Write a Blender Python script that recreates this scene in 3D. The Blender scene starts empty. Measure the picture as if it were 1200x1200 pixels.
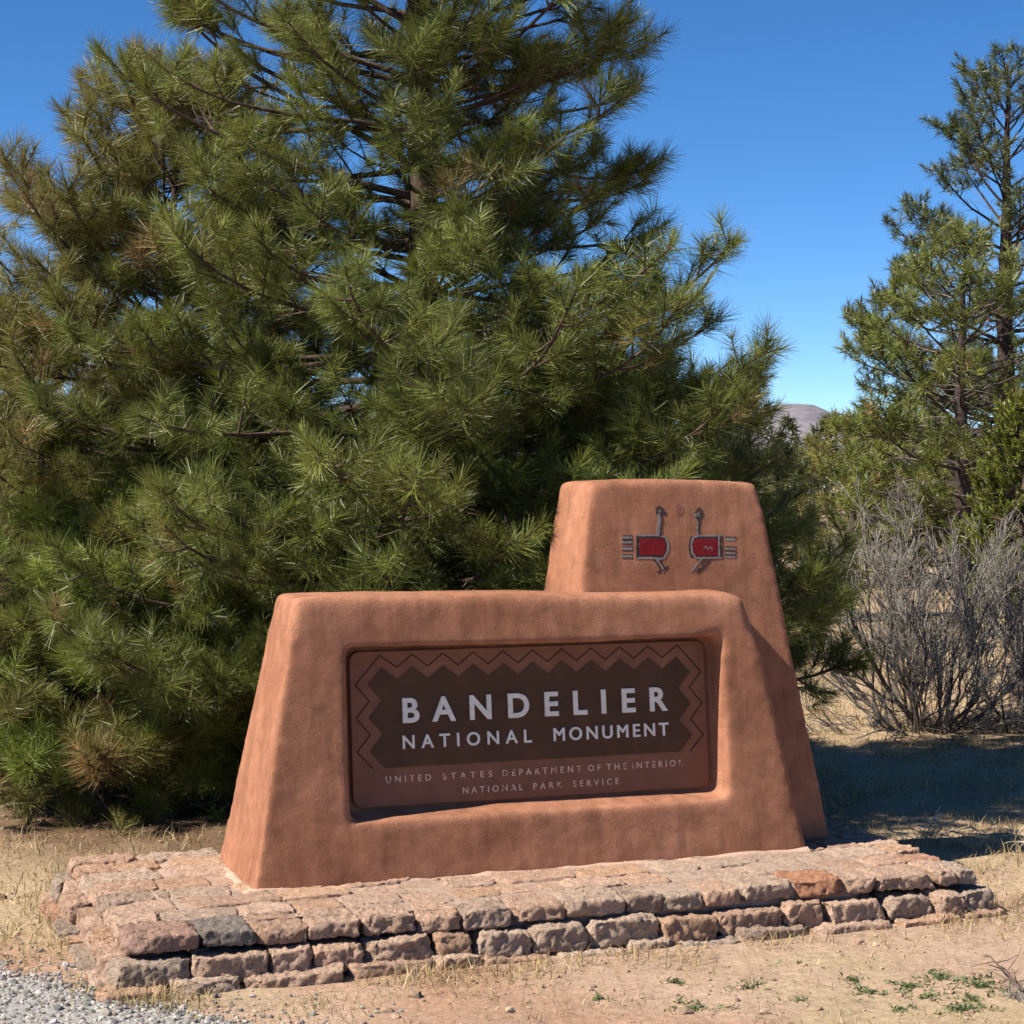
import bpy, bmesh, math, random
import numpy as np
from mathutils import Vector, Matrix
from mathutils.bvhtree import BVHTree

R = math.radians
SC = bpy.context.scene
COL = SC.collection

# ------------------------------------------------------------------ camera
EYE = 1.90
cam_d = bpy.data.cameras.new('camera')
cam_d.sensor_width = 36.0
cam_d.lens = 69.0
cam_d.clip_start = 0.1
cam_d.clip_end = 12000
cam = bpy.data.objects.new('camera', cam_d)
COL.objects.link(cam)
cam.location = (0, 0, EYE)
cam.rotation_euler = (R(90 - 1.37), 0, 0)
SC.camera = cam

# ------------------------------------------------------------------ light
SUN = Vector((-0.66, -0.280, 0.76)).normalized()          # towards the sun
ELEV = math.asin(SUN.z)
AZ = math.atan2(SUN.x, SUN.y)
world = bpy.data.worlds.new('World')
SC.world = world
world.use_nodes = True
wn = world.node_tree.nodes
wl = world.node_tree.links
sky = wn.new('ShaderNodeTexSky')
sky.sky_type = 'NISHITA'
sky.sun_disc = False
sky.sun_elevation = ELEV
sky.sun_rotation = AZ
sky.altitude = 2000
sky.air_density = 0.6
sky.dust_density = 0.0
sky.ozone_density = 3.5
bg = wn['Background']
bg.inputs['Strength'].default_value = 0.086
hs = wn.new('ShaderNodeHueSaturation')
hs.inputs['Saturation'].default_value = 1.22
wl.new(sky.outputs['Color'], hs.inputs['Color'])
wl.new(hs.outputs['Color'], bg.inputs['Color'])
sun_d = bpy.data.lights.new('sun', 'SUN')
sun_d.energy = 5.0
sun_d.angle = R(0.53)
sun_d.color = (1.0, 0.94, 0.84)
sun_o = bpy.data.objects.new('sun', sun_d)
COL.objects.link(sun_o)
sun_o.rotation_euler = SUN.to_track_quat('Z', 'Y').to_euler()
sun_o.location = SUN * 30
SC.view_settings.view_transform = 'Standard'
SC.view_settings.look = 'None'
SC.view_settings.exposure = 1.0
SC.view_settings.gamma = 1.0
SC.view_settings.use_curve_mapping = False
SC.cycles.max_bounces = 6
SC.cycles.diffuse_bounces = 2
SC.cycles.transmission_bounces = 3
SC.cycles.transparent_max_bounces = 4

# ------------------------------------------------------------------ noise
def _hash(ix, iy, iz, seed):
    h = (ix.astype(np.int64) * 374761393 + iy.astype(np.int64) * 668265263 +
         iz.astype(np.int64) * 2147483647 + seed * 974634777) & 0x7fffffff
    h = ((h ^ (h >> 13)) * 1274126177) & 0x7fffffff
    h = ((h ^ (h >> 16)) * 668265263) & 0x7fffffff
    return ((h ^ (h >> 11)) & 0xffff) / 65535.0

def vnoise(p, seed=0):
    p = np.asarray(p, dtype=np.float64)
    i = np.floor(p).astype(np.int64)
    f = p - i
    f = f * f * (3 - 2 * f)
    out = 0
    for dx in (0, 1):
        wx = f[:, 0] if dx else 1 - f[:, 0]
        for dy in (0, 1):
            wy = f[:, 1] if dy else 1 - f[:, 1]
            for dz in (0, 1):
                wz = f[:, 2] if dz else 1 - f[:, 2]
                out = out + wx * wy * wz * _hash(i[:, 0] + dx, i[:, 1] + dy, i[:, 2] + dz, seed)
    return out * 2 - 1

def fbm(p, octv=4, seed=0, gain=0.5):
    p = np.asarray(p, dtype=np.float64)
    a, s, out = 1.0, 0.0, 0
    for k in range(octv):
        out = out + a * vnoise(p * (2.03 ** k) + k * 17.3, seed + k)
        s += a
        a *= gain
    return out / s

def fbm2(x, y, scale, octv=4, seed=0):
    x = np.asarray(x, float)
    y = np.asarray(y, float)
    return fbm(np.stack([x * scale, y * scale, np.zeros_like(x) + 0.37], -1), octv, seed)

def sstep(a, b, x):
    t = np.clip((np.asarray(x, float) - a) / (b - a), 0, 1)
    return t * t * (3 - 2 * t)

# ------------------------------------------------------------------ mesh + object helpers
def mesh_from(name, V, F, mat=None, smooth=True, col=None, mats=None, midx=None):
    V = np.asarray(V, np.float32)
    me = bpy.data.meshes.new(name)
    if not isinstance(F, list):
        F = [F]
    F = [np.asarray(f, np.int32) for f in F if len(f)]
    nl = sum(f.size for f in F)
    nf = sum(len(f) for f in F)
    me.vertices.add(len(V))
    me.vertices.foreach_set('co', V.ravel())
    me.loops.add(nl)
    me.polygons.add(nf)
    me.loops.foreach_set('vertex_index', np.concatenate([f.ravel() for f in F]))
    tot = np.concatenate([np.full(len(f), f.shape[1], np.int32) for f in F])
    start = np.concatenate([[0], np.cumsum(tot)[:-1]]).astype(np.int32)
    me.polygons.foreach_set('loop_start', start)
    me.polygons.foreach_set('use_smooth', np.full(nf, smooth, bool))
    for m in (mats or ([mat] if mat else [])):
        me.materials.append(m)
    if midx is not None:
        me.polygons.foreach_set('material_index', np.asarray(midx, np.int32))
    if col is not None:
        col = np.asarray(col, np.float32)
        at = me.attributes.new('tint', 'FLOAT_COLOR', 'POINT')
        c4 = np.ones((len(V), 4), np.float32)
        c4[:, :3] = col
        at.data.foreach_set('color', c4.ravel())
    me.update()
    me.validate()
    return me

def link(name, me, parent=None):
    o = bpy.data.objects.new(name, me)
    COL.objects.link(o)
    if parent:
        o.parent = parent
    return o

def tag(o, label=None, cat=None, group=None, kind=None):
    if label: o['label'] = label
    if cat: o['category'] = cat
    if group: o['group'] = group
    if kind: o['kind'] = kind
    return o

def thing(name, label, cat, loc=(0, 0, 0), group=None):
    o = bpy.data.objects.new(name, None)
    o.empty_display_size = 0.2
    COL.objects.link(o)
    o.location = loc
    return tag(o, label, cat, group)

class Acc:
    """collects vertices and faces (quads and triangles) with a tint per vertex"""
    def __init__(s):
        s.V, s.Q, s.T, s.C, s.n = [], [], [], [], 0
    def add(s, V, Q=None, T=None, c=(1, 1, 1)):
        V = np.asarray(V, float)
        if Q is not None and len(Q): s.Q.append(np.asarray(Q) + s.n)
        if T is not None and len(T): s.T.append(np.asarray(T) + s.n)
        c = np.asarray(c, float)
        s.C.append(np.broadcast_to(c, (len(V), 3)))
        s.V.append(V)
        s.n += len(V)
    def mesh(s, name, mat, smooth=True):
        F = []
        if s.Q: F.append(np.concatenate(s.Q))
        if s.T: F.append(np.concatenate(s.T))
        return mesh_from(name, np.concatenate(s.V), F, mat, smooth, np.concatenate(s.C))

def tube(acc, pts, rad, sides=5, c=(1, 1, 1), cap=True):
    pts = np.asarray(pts, float)
    n = len(pts)
    rad = np.broadcast_to(np.asarray(rad, float), (n,))
    t = np.gradient(pts, axis=0)
    t /= np.linalg.norm(t, axis=1, keepdims=True) + 1e-9
    ref = np.array([0, 0, 1.0]) if abs(t[0][2]) < 0.9 else np.array([1.0, 0, 0])
    e1 = np.cross(t, ref)
    e1 /= np.linalg.norm(e1, axis=1, keepdims=True) + 1e-9
    e2 = np.cross(t, e1)
    a = np.arange(sides) * 2 * math.pi / sides
    ring = e1[:, None, :] * np.cos(a)[None, :, None] + e2[:, None, :] * np.sin(a)[None, :, None]
    V = (pts[:, None, :] + ring * rad[:, None, None]).reshape(-1, 3)
    i = np.arange(n - 1)[:, None] * sides
    j = np.arange(sides)[None, :]
    k = (j + 1) % sides
    Q = np.stack([i + j, i + k, i + sides + k, i + sides + j], -1).reshape(-1, 4)
    T = None
    if cap:
        V = np.concatenate([V, pts[-1:] + t[-1:] * rad[-1]])
        b = (n - 1) * sides
        T = np.stack([b + j[0], b + k[0], np.full(sides, n * sides)], -1)
    acc.add(V, Q, T, c)

# ------------------------------------------------------------------ materials
def new_mat(name, rough=0.9, spec=0.2):
    m = bpy.data.materials.new(name)
    m.use_nodes = True
    nt = m.node_tree
    b = nt.nodes['Principled BSDF']
    b.inputs['Roughness'].default_value = rough
    b.inputs['Specular IOR Level'].default_value = spec
    return m, nt, b

def N(nt, t, **kw):
    n = nt.nodes.new(t)
    for k, v in kw.items():
        if k in n.inputs.keys():
            n.inputs[k].default_value = v
        else:
            setattr(n, k, v)
    return n

def noise_node(nt, scale, detail=5, rough=0.55, coord='Object'):
    tc = N(nt, 'ShaderNodeTexCoord')
    n = N(nt, 'ShaderNodeTexNoise', Scale=scale, Detail=detail, Roughness=rough)
    nt.links.new(tc.outputs[coord], n.inputs['Vector'])
    return n.outputs['Fac']

def ramp(nt, fac, stops):
    r = N(nt, 'ShaderNodeValToRGB')
    el = r.color_ramp.elements
    el[0].position, el[0].color = stops[0][0], (*stops[0][1], 1)
    el[1].position, el[1].color = stops[1][0], (*stops[1][1], 1)
    for p, c in stops[2:]:
        e = el.new(p)
        e.color = (*c, 1)
    nt.links.new(fac, r.inputs['Fac'])
    return r.outputs['Color']

def mixc(nt, fac, a, b, mode='MIX'):
    m = N(nt, 'ShaderNodeMix', data_type='RGBA', blend_type=mode)
    for sock, v in ((m.inputs['Factor'], fac), (m.inputs['A'], a), (m.inputs['B'], b)):
        pass
    def setin(s, v):
        if hasattr(v, 'is_linked'):
            nt.links.new(v, s)
        elif isinstance(v, (tuple, list)):
            s.default_value = (*v, 1) if len(v) == 3 else v
        else:
            s.default_value = v
    setin(m.inputs[0], fac)
    setin(m.inputs[6], a)
    setin(m.inputs[7], b)
    return m.outputs[2]

def bump(nt, b, h, strength=0.5, dist=0.01, normal=None):
    n = N(nt, 'ShaderNodeBump', Strength=strength, Distance=dist)
    nt.links.new(h, n.inputs['Height'])
    if normal is not None:
        nt.links.new(normal, n.inputs['Normal'])
    if b is not None:
        nt.links.new(n.outputs['Normal'], b.inputs['Normal'])
    return n.outputs['Normal']

def tint_out(nt):
    return N(nt, 'ShaderNodeAttribute', attribute_name='tint').outputs['Color']

def link_col(nt, out, b):
    nt.links.new(out, b.inputs['Base Color'])

# adobe stucco
def make_adobe():
    m, nt, b = new_mat('adobe_stucco', 0.95, 0.1)
    n1 = noise_node(nt, 2.3, 6, 0.6)
    n2 = noise_node(nt, 14, 6, 0.65)
    c = ramp(nt, n1, [(0.32, (0.315, 0.139, 0.079)), (0.68, (0.430, 0.203, 0.122)), (0.5, (0.372, 0.168, 0.098))])
    d = ramp(nt, n2, [(0.30, (0.78, 0.77, 0.76)), (0.70, (1.12, 1.12, 1.12))])
    c = mixc(nt, 1.0, c, d, 'MULTIPLY')
    # pale chalky scuffs
    n3 = noise_node(nt, 6.5, 8, 0.7)
    sc = ramp(nt, n3, [(0.60, (0, 0, 0)), (0.74, (1, 1, 1))])
    rgb = N(nt, 'ShaderNodeMath', operation='MULTIPLY')
    nt.links.new(sc, rgb.inputs[0]); rgb.inputs[1].default_value = 0.28
    c = mixc(nt, rgb.outputs[0], c, (0.46, 0.27, 0.20))
    # rain streaks: noise drawn out downwards
    tc = N(nt, 'ShaderNodeTexCoord')
    mp = N(nt, 'ShaderNodeMapping'); mp.inputs['Scale'].default_value = (13, 13, 1.1)
    nt.links.new(tc.outputs['Object'], mp.inputs['Vector'])
    ns = N(nt, 'ShaderNodeTexNoise', Scale=1.0, Detail=5.0, Roughness=0.6)
    nt.links.new(mp.outputs[0], ns.inputs['Vector'])
    st = ramp(nt, ns.outputs['Fac'], [(0.36, (0.74, 0.72, 0.71)), (0.56, (1.03, 1.03, 1.03))])
    c = mixc(nt, 0.75, c, st, 'MULTIPLY')
    # dark worn patches
    n5 = noise_node(nt, 4.2, 9, 0.72)
    dk = ramp(nt, n5, [(0.60, (1, 1, 1)), (0.72, (0.66, 0.62, 0.60))])
    c = mixc(nt, 0.55, c, dk, 'MULTIPLY')
    # hairline cracks
    wv = N(nt, 'ShaderNodeTexNoise', Scale=3.0, Detail=4.0)
    nt.links.new(tc.outputs['Object'], wv.inputs['Vector'])
    ad = N(nt, 'ShaderNodeVectorMath', operation='MULTIPLY_ADD')
    ad.inputs[1].default_value = (0.35, 0.35, 0.35)
    nt.links.new(wv.outputs['Color'], ad.inputs[0]); nt.links.new(tc.outputs['Object'], ad.inputs[2])
    vo = N(nt, 'ShaderNodeTexVoronoi', feature='DISTANCE_TO_EDGE', Scale=2.6)
    nt.links.new(ad.outputs[0], vo.inputs['Vector'])
    n6 = noise_node(nt, 2.0, 3, 0.5)
    on = ramp(nt, n6, [(0.50, (0, 0, 0)), (0.58, (1, 1, 1))])
    ck = ramp(nt, vo.outputs['Distance'], [(0.0, (1, 1, 1)), (0.008, (0, 0, 0))])
    cm = N(nt, 'ShaderNodeMath', operation='MULTIPLY')
    nt.links.new(on, cm.inputs[0]); nt.links.new(ck, cm.inputs[1])
    cm2 = N(nt, 'ShaderNodeMath', operation='MULTIPLY')
    nt.links.new(cm.outputs[0], cm2.inputs[0]); cm2.inputs[1].default_value = 0.30
    c = mixc(nt, cm2.outputs[0], c, (0.12, 0.055, 0.035))
    link_col(nt, c, b)
    h1 = noise_node(nt, 160, 6, 0.7)
    h2 = noise_node(nt, 30, 6, 0.7)
    nrm = bump(nt, None, h2, 0.42, 0.010)
    bump(nt, b, h1, 1.0, 0.007, nrm)
    return m
M_ADOBE = make_adobe()

def make_stone():
    m, nt, b = new_mat('tuff_stone', 0.95, 0.1)
    t = tint_out(nt)
    n1 = noise_node(nt, 16, 8, 0.68)
    d = ramp(nt, n1, [(0.28, (0.74, 0.71, 0.68)), (0.72, (1.20, 1.18, 1.15))])
    c = mixc(nt, 1.0, t, d, 'MULTIPLY')
    n2 = noise_node(nt, 7, 8, 0.75)
    msk = ramp(nt, n2, [(0.58, (0, 0, 0)), (0.68, (1, 1, 1))])
    mm = N(nt, 'ShaderNodeMath', operation='MULTIPLY')
    nt.links.new(msk, mm.inputs[0]); mm.inputs[1].default_value = 0.38
    c = mixc(nt, mm.outputs[0], c, (0.34, 0.27, 0.215))
    link_col(nt, c, b)
    n4 = noise_node(nt, 75, 8, 0.75)
    gr = ramp(nt, n4, [(0.36, (0.70, 0.68, 0.65)), (0.58, (1.22, 1.20, 1.17))])
    c = mixc(nt, 0.85, c, gr, 'MULTIPLY')
    link_col(nt, c, b)
    h = noise_node(nt, 42, 10, 0.82)
    tc = N(nt, 'ShaderNodeTexCoord')
    vo = N(nt, 'ShaderNodeTexVoronoi', Scale=85.0)
    nt.links.new(tc.outputs['Object'], vo.inputs['Vector'])
    nrm = bump(nt, None, h, 1.0, 0.032)
    bump(nt, b, vo.outputs['Distance'], 0.6, 0.006, nrm)
    return m
M_STONE = make_stone()

def make_plain(name, col, rough=0.9, spec=0.2, var=0.15, scale=20, bumps=0.0, bscale=80):
    m, nt, b = new_mat(name, rough, spec)
    n = noise_node(nt, scale, 6, 0.6)
    lo = tuple(x * (1 - var) for x in col)
    hi = tuple(x * (1 + var) for x in col)
    link_col(nt, ramp(nt, n, [(0.3, lo), (0.7, hi)]), b)
    if bumps:
        bump(nt, b, noise_node(nt, bscale, 5, 0.6), bumps, 0.004)
    return m
M_MORTAR = make_plain('mortar', (0.30, 0.215, 0.165), 0.97, 0.05, 0.25, 18, 0.7, 60)
M_BOARD = make_plain('board_paint', (0.205, 0.086, 0.045), 0.6, 0.3, 0.18, 9, 0.15, 60)
M_FIELD = make_plain('board_dark_paint', (0.078, 0.034, 0.013), 0.62, 0.3, 0.22, 7, 0.15, 60)
M_LINE = make_plain('carved_line', (0.035, 0.016, 0.012), 0.85, 0.1, 0.2, 30)
M_LETTER = make_plain('letter_paint', (0.74, 0.70, 0.60), 0.6, 0.3, 0.12, 40)
M_SMALL_LETTER = make_plain('small_letter_paint', (0.44, 0.31, 0.26), 0.7, 0.2, 0.35, 55)
def make_worn():
    m, nt, b = new_mat('worn_letter_paint', 0.7, 0.2)
    n = noise_node(nt, 38, 4, 0.6)
    link_col(nt, ramp(nt, n, [(0.54, (0.70, 0.49, 0.37)), (0.66, (0.36, 0.18, 0.12))]), b)
    return m
M_SMALL_LETTER = make_worn()
def make_emblem(name, col, wear=0.60):
    m, nt, b = new_mat(name, 0.9, 0.1)
    n = noise_node(nt, 60, 6, 0.65)
    c = ramp(nt, n, [(0.3, tuple(x * 0.65 for x in col)), (0.7, tuple(x * 1.25 for x in col))])
    w = ramp(nt, noise_node(nt, 34, 7, 0.75), [(wear, (0, 0, 0)), (wear + 0.05, (1, 1, 1))])
    link_col(nt, mixc(nt, w, c, (0.33, 0.15, 0.09)), b)
    bump(nt, b, noise_node(nt, 150, 5, 0.7), 0.8, 0.004)
    return m
M_RED = make_emblem('emblem_red', (0.185, 0.014, 0.018), 0.62)
M_GREY = make_emblem('emblem_grey', (0.23, 0.21, 0.20), 0.57)
M_BLACK = make_emblem('emblem_black', (0.060, 0.042, 0.040), 0.58)
M_FAINT = make_plain('emblem_faint', (0.27, 0.125, 0.085), 0.9, 0.1, 0.2, 60)

def make_foliage(name, transl=0.35, rough=0.45, spec=0.35):
    m, nt, b = new_mat(name, rough, spec)
    t = tint_out(nt)
    link_col(nt, t, b)
    tr = N(nt, 'ShaderNodeBsdfTranslucent')
    nt.links.new(t, tr.inputs['Color'])
    mx = N(nt, 'ShaderNodeMixShader')
    mx.inputs[0].default_value = transl
    nt.links.new(b.outputs[0], mx.inputs[1])
    nt.links.new(tr.outputs[0], mx.inputs[2])
    nt.links.new(mx.outputs[0], nt.nodes['Material Output'].inputs['Surface'])
    return m
M_NEEDLE = make_foliage('pine_needles', 0.24, 0.42, 0.4)
M_GRASS = make_foliage('dry_grass', 0.30, 0.7, 0.15)
M_WEED = make_foliage('weed_leaf', 0.25, 0.6, 0.2)

def make_tinted(name, rough=0.95, scale=30, lo=0.6, hi=1.3, bs=0.6, bsc=60):
    m, nt, b = new_mat(name, rough, 0.1)
    t = tint_out(nt)
    n = noise_node(nt, scale, 6, 0.65)
    d = ramp(nt, n, [(0.3, (lo,) * 3), (0.7, (hi,) * 3)])
    link_col(nt, mixc(nt, 1.0, t, d, 'MULTIPLY'), b)
    bump(nt, b, noise_node(nt, bsc, 5, 0.6), bs, 0.006)
    return m
M_BARK = make_tinted('bark', 0.95, 22, 0.5, 1.4, 0.9, 35)
M_TWIG = make_tinted('grey_twig', 0.9, 25, 0.7, 1.25, 0.2, 80)
M_PEBBLE = make_tinted('pebble', 0.9, 60, 0.7, 1.2, 0.4, 200)

def make_soil():
    m, nt, b = new_mat('dry_soil', 0.97, 0.05)
    t = tint_out(nt)
    n1 = noise_node(nt, 26, 8, 0.7)
    d = ramp(nt, n1, [(0.3, (0.72, 0.70, 0.68)), (0.7, (1.17, 1.17, 1.17))])
    c = mixc(nt, 1.0, t, d, 'MULTIPLY')
    n2 = noise_node(nt, 140, 4, 0.75)
    d2 = ramp(nt, n2, [(0.34, (0.66, 0.64, 0.62)), (0.52, (1.04, 1.04, 1.04))])
    c = mixc(nt, 0.8, c, d2, 'MULTIPLY')
    link_col(nt, c, b)
    h = noise_node(nt, 60, 8, 0.75)
    h2 = noise_node(nt, 9, 6, 0.6)
    nrm = bump(nt, None, h2, 0.5, 0.03)
    bump(nt, b, h, 0.7, 0.012, nrm)
    return m
M_SOIL = make_soil()
M_GRAVEL = make_plain('gravel_bed', (0.27, 0.25, 0.235), 0.97, 0.05, 0.4, 90, 0.9, 120)

def make_mountain():
    m, nt, b = new_mat('hazed_mountain_rock', 1.0, 0.0)
    n1 = noise_node(nt, 0.012, 8, 0.65)
    n2 = noise_node(nt, 0.05, 8, 0.7)
    c = ramp(nt, n1, [(0.35, (0.125, 0.120, 0.142)), (0.68, (0.215, 0.196, 0.210))])  # rock colour with the violet grey of distance haze painted in
    d = ramp(nt, n2, [(0.35, (0.75, 0.75, 0.78)), (0.65, (1.12, 1.1, 1.08))])
    link_col(nt, mixc(nt, 1.0, c, d, 'MULTIPLY'), b)
    return m
M_MOUNT = make_mountain()

# ------------------------------------------------------------------ sign frame: u along the wall, v into it, z up
P0 = np.array([-1.032, 7.83])
ANG = math.atan2(0.346, 0.938)
UD = np.array([math.cos(ANG), math.sin(ANG)])
VD = np.array([-math.sin(ANG), math.cos(ANG)])
TOPZ = 0.19                                            # top of the stone plinth
def loc2world(uvz):
    a = np.asarray(uvz, float)
    xy = P0 + a[..., 0:1] * UD + a[..., 1:2] * VD
    return np.concatenate([xy, a[..., 2:3]], -1)
def world2loc(x, y):
    dx, dy = np.asarray(x) - P0[0], np.asarray(y) - P0[1]
    return dx * UD[0] + dy * UD[1], dx * VD[0] + dy * VD[1]
def px2ground(px, py, h=0.0):
    """the spot of the ground that a point of the photograph (1200 px) shows"""
    a = R(1.37)
    d = np.array([(px - 600) / 2300, 1.0, -(py - 600) / 2300])
    d = np.array([d[0], d[1] * math.cos(a) + d[2] * math.sin(a), -d[1] * math.sin(a) + d[2] * math.cos(a)])
    k = (h - EYE) / d[2]
    return d[0] * k, d[1] * k

# ------------------------------------------------------------------ ground
GA, GB = np.array(px2ground(0, 1138)), np.array(px2ground(318, 1206))
GD = (GB - GA) / np.linalg.norm(GB - GA)
GN = np.array([GD[1], -GD[0]])                          # towards the gravel side
if GN[1] > 0: GN = -GN
def gravel_side(x, y):
    return (x - GA[0]) * GN[0] + (y - GA[1]) * GN[1] + fbm2(x, y, 2.2, 3, 91) * 0.10
PINES = {'main': (-0.51, 10.8), 'left': (-2.15, 11.6), 'low': (-2.25, 10.9)}
def ground_z(x, y):
    x = np.asarray(x, float); y = np.asarray(y, float)
    d = np.hypot(x, y)
    near = 1 - sstep(25, 60, d)
    z = fbm2(x, y, 0.9, 3, 5) * 0.030 + fbm2(x, y, 5.5, 3, 9) * 0.012 + fbm2(x, y, 22, 2, 13) * 0.004 * near
    u, v = world2loc(x, y)
    pl = np.maximum(np.maximum(-0.7 - u, u - 3.05), np.maximum(-0.75 - v, v - 1.05))
    z = z * (0.35 + 0.65 * sstep(0.0, 0.8, pl))
    hill = sstep(10, 30, d)
    z = z + hill * fbm2(x, y, 0.07, 2, 21) * 0.25
    g = sstep(-0.05, 0.15, gravel_side(x, y)) * (np.abs(x) < 30)
    return z * (1 - 0.7 * g)

def axis(lo, hi, step, far, growth=1.12):
    a = list(np.arange(lo, hi + 1e-6, step))
    s, x = step, hi
    while x < far:
        s *= growth; x += s; a.append(x)
    s, x, pre = step, lo, []
    while x > -far:
        s *= growth; x -= s; pre.append(x)
    return np.array(pre[::-1] + a)
def build_ground():
    xs = axis(-4.0, 4.2, 0.032, 5000)
    ys = axis(6.0, 14.0, 0.032, 5000)
    X, Y = np.meshgrid(xs, ys)
    x, y = X.ravel(), Y.ravel()
    z = ground_z(x, y)
    nx, ny = len(xs), len(ys)
    i = np.arange(ny - 1)[:, None] * nx + np.arange(nx - 1)[None, :]
    F = np.stack([i, i + 1, i + nx + 1, i + nx], -1).reshape(-1, 4)
    soil = np.array([0.400, 0.280, 0.200])
    red = np.array([0.370, 0.230, 0.155])
    straw = np.array([0.400, 0.305, 0.190])
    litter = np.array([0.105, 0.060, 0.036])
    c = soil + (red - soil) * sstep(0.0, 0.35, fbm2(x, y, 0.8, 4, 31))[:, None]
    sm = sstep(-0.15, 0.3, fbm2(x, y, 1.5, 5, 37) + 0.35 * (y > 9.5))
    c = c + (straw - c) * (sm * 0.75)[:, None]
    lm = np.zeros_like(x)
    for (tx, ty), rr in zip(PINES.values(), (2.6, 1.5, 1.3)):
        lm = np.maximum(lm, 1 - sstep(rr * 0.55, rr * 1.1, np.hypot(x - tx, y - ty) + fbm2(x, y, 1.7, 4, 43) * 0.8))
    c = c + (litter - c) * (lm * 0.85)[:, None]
    c = c * (1 + 0.16 * fbm2(x, y, 3.1, 4, 47) + 0.10 * fbm2(x, y, 13, 3, 48))[:, None]
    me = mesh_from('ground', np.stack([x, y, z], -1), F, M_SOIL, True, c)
    o = link('ground', me)
    tag(o, kind='structure')
build_ground()

rng = np.random.default_rng(7)

def ico():
    bm = bmesh.new()
    bmesh.ops.create_icosphere(bm, subdivisions=1, radius=1)
    V = np.array([v.co[:] for v in bm.verts])
    F = np.array([[v.index for v in f.verts] for f in bm.faces])
    bm.free()
    return V, F
ICO_V, ICO_F = ico()

def rand_rot(rng, n):
    q = rng.normal(size=(n, 4))
    q /= np.linalg.norm(q, axis=1, keepdims=True)
    w, x, y, z = q.T
    return np.stack([np.stack([1 - 2 * (y*y + z*z), 2 * (x*y - z*w), 2 * (x*z + y*w)], -1),
                     np.stack([2 * (x*y + z*w), 1 - 2 * (x*x + z*z), 2 * (y*z - x*w)], -1),
                     np.stack([2 * (x*z - y*w), 2 * (y*z + x*w), 1 - 2 * (x*x + y*y)], -1)], 1)

def scatter_pebbles(name, x, y, size, col, sink=0.35):
    n = len(x)
    rot = rand_rot(rng, n)
    sc = size[:, None] * rng.uniform(0.65, 1.2, (n, 3))
    v = ICO_V[None] * (1 + rng.uniform(-0.22, 0.22, (n, len(ICO_V), 1))) * sc[:, None, :]
    v = np.einsum('nij,nkj->nki', rot, v)
    v[..., 2] *= 0.75
    v[..., 0] += x[:, None]; v[..., 1] += y[:, None]
    v[..., 2] += (ground_z(x, y) + size * sink)[:, None]
    F = (ICO_F[None] + (np.arange(n) * len(ICO_V))[:, None, None]).reshape(-1, 3)
    c = np.repeat(col, len(ICO_V), 0)
    return mesh_from(name, v.reshape(-1, 3), F, M_PEBBLE, False, c)

def build_gravel():
    # roadside gravel: a thin sheet with a ragged edge, and loose stones on it
    L = np.linspace(-6, 6, 240)
    W = np.concatenate([np.linspace(0, 0.4, 14), np.linspace(0.45, 3.4, 60)])
    A, B = np.meshgrid(L, W)
    a, b = A.ravel(), B.ravel()
    x = GA[0] + GD[0] * a + GN[0] * b
    y = GA[1] + GD[1] * a + GN[1] * b
    e = -fbm2(x, y, 2.2, 3, 91) * 0.10 * np.exp(-b * 2)
    x = x + GN[0] * e; y = y + GN[1] * e
    z = ground_z(x, y) + 0.004 * np.minimum(1, b * 10 + 0.1)
    n = len(L)
    i = np.arange(len(W) - 1)[:, None] * n + np.arange(n - 1)[None, :]
    F = np.stack([i, i + n, i + n + 1, i + 1], -1).reshape(-1, 4)
    tag(link('gravel_shoulder', mesh_from('gravel_shoulder', np.stack([x, y, z], -1), F, M_GRAVEL)), kind='structure')
    n = 38000
    a = rng.uniform(-2.0, 2.4, n); b = np.where(rng.random(n) < 0.90, rng.exponential(0.55, n) - 0.02, -rng.exponential(0.22, n))
    x = GA[0] + GD[0] * a + GN[0] * b; y = GA[1] + GD[1] * a + GN[1] * b
    k = (gravel_side(x, y) > -0.65 * rng.random(n) ** 2) & (b < 2.5)
    x, y = x[k], y[k]; n = len(x)
    s = np.clip(rng.lognormal(math.log(0.0048), 0.50, n), 0.0025, 0.022)
    g = (0.14 + 0.34 * rng.random(n) ** 1.5)[:, None] * np.array([1.0, 0.92, 0.82]) * (1 + rng.uniform(-0.08, 0.08, (n, 3)))
    tag(link('gravel', scatter_pebbles('gravel', x, y, s, g)), 'loose grey gravel along the road edge at the lower left', 'gravel', kind='stuff')
    # small clods and stones on the soil
    n = 17000
    x = rng.uniform(-4, 4.5, n); y = rng.uniform(6.4, 13, n)
    u, v = world2loc(x, y)
    k = ~((u > -0.72) & (u < 3.1) & (v > -0.78) & (v < 1.05)) & (fbm2(x, y, 1.3, 3, 77) + rng.uniform(-0.5, 0.5, n) > -0.05)
    x, y = x[k], y[k]; n = len(x)
    s = np.clip(rng.lognormal(math.log(0.0048), 0.55, n), 0.002, 0.03)
    g = np.array([0.36, 0.25, 0.175]) * rng.uniform(0.5, 1.2, (n, 1)) * (1 + rng.uniform(-0.08, 0.08, (n, 3)))
    tag(link('pebbles', scatter_pebbles('pebbles', x, y, s, g, 0.2)), 'small stones and clods strewn over the bare soil', 'pebbles', kind='stuff')
build_gravel()

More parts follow.
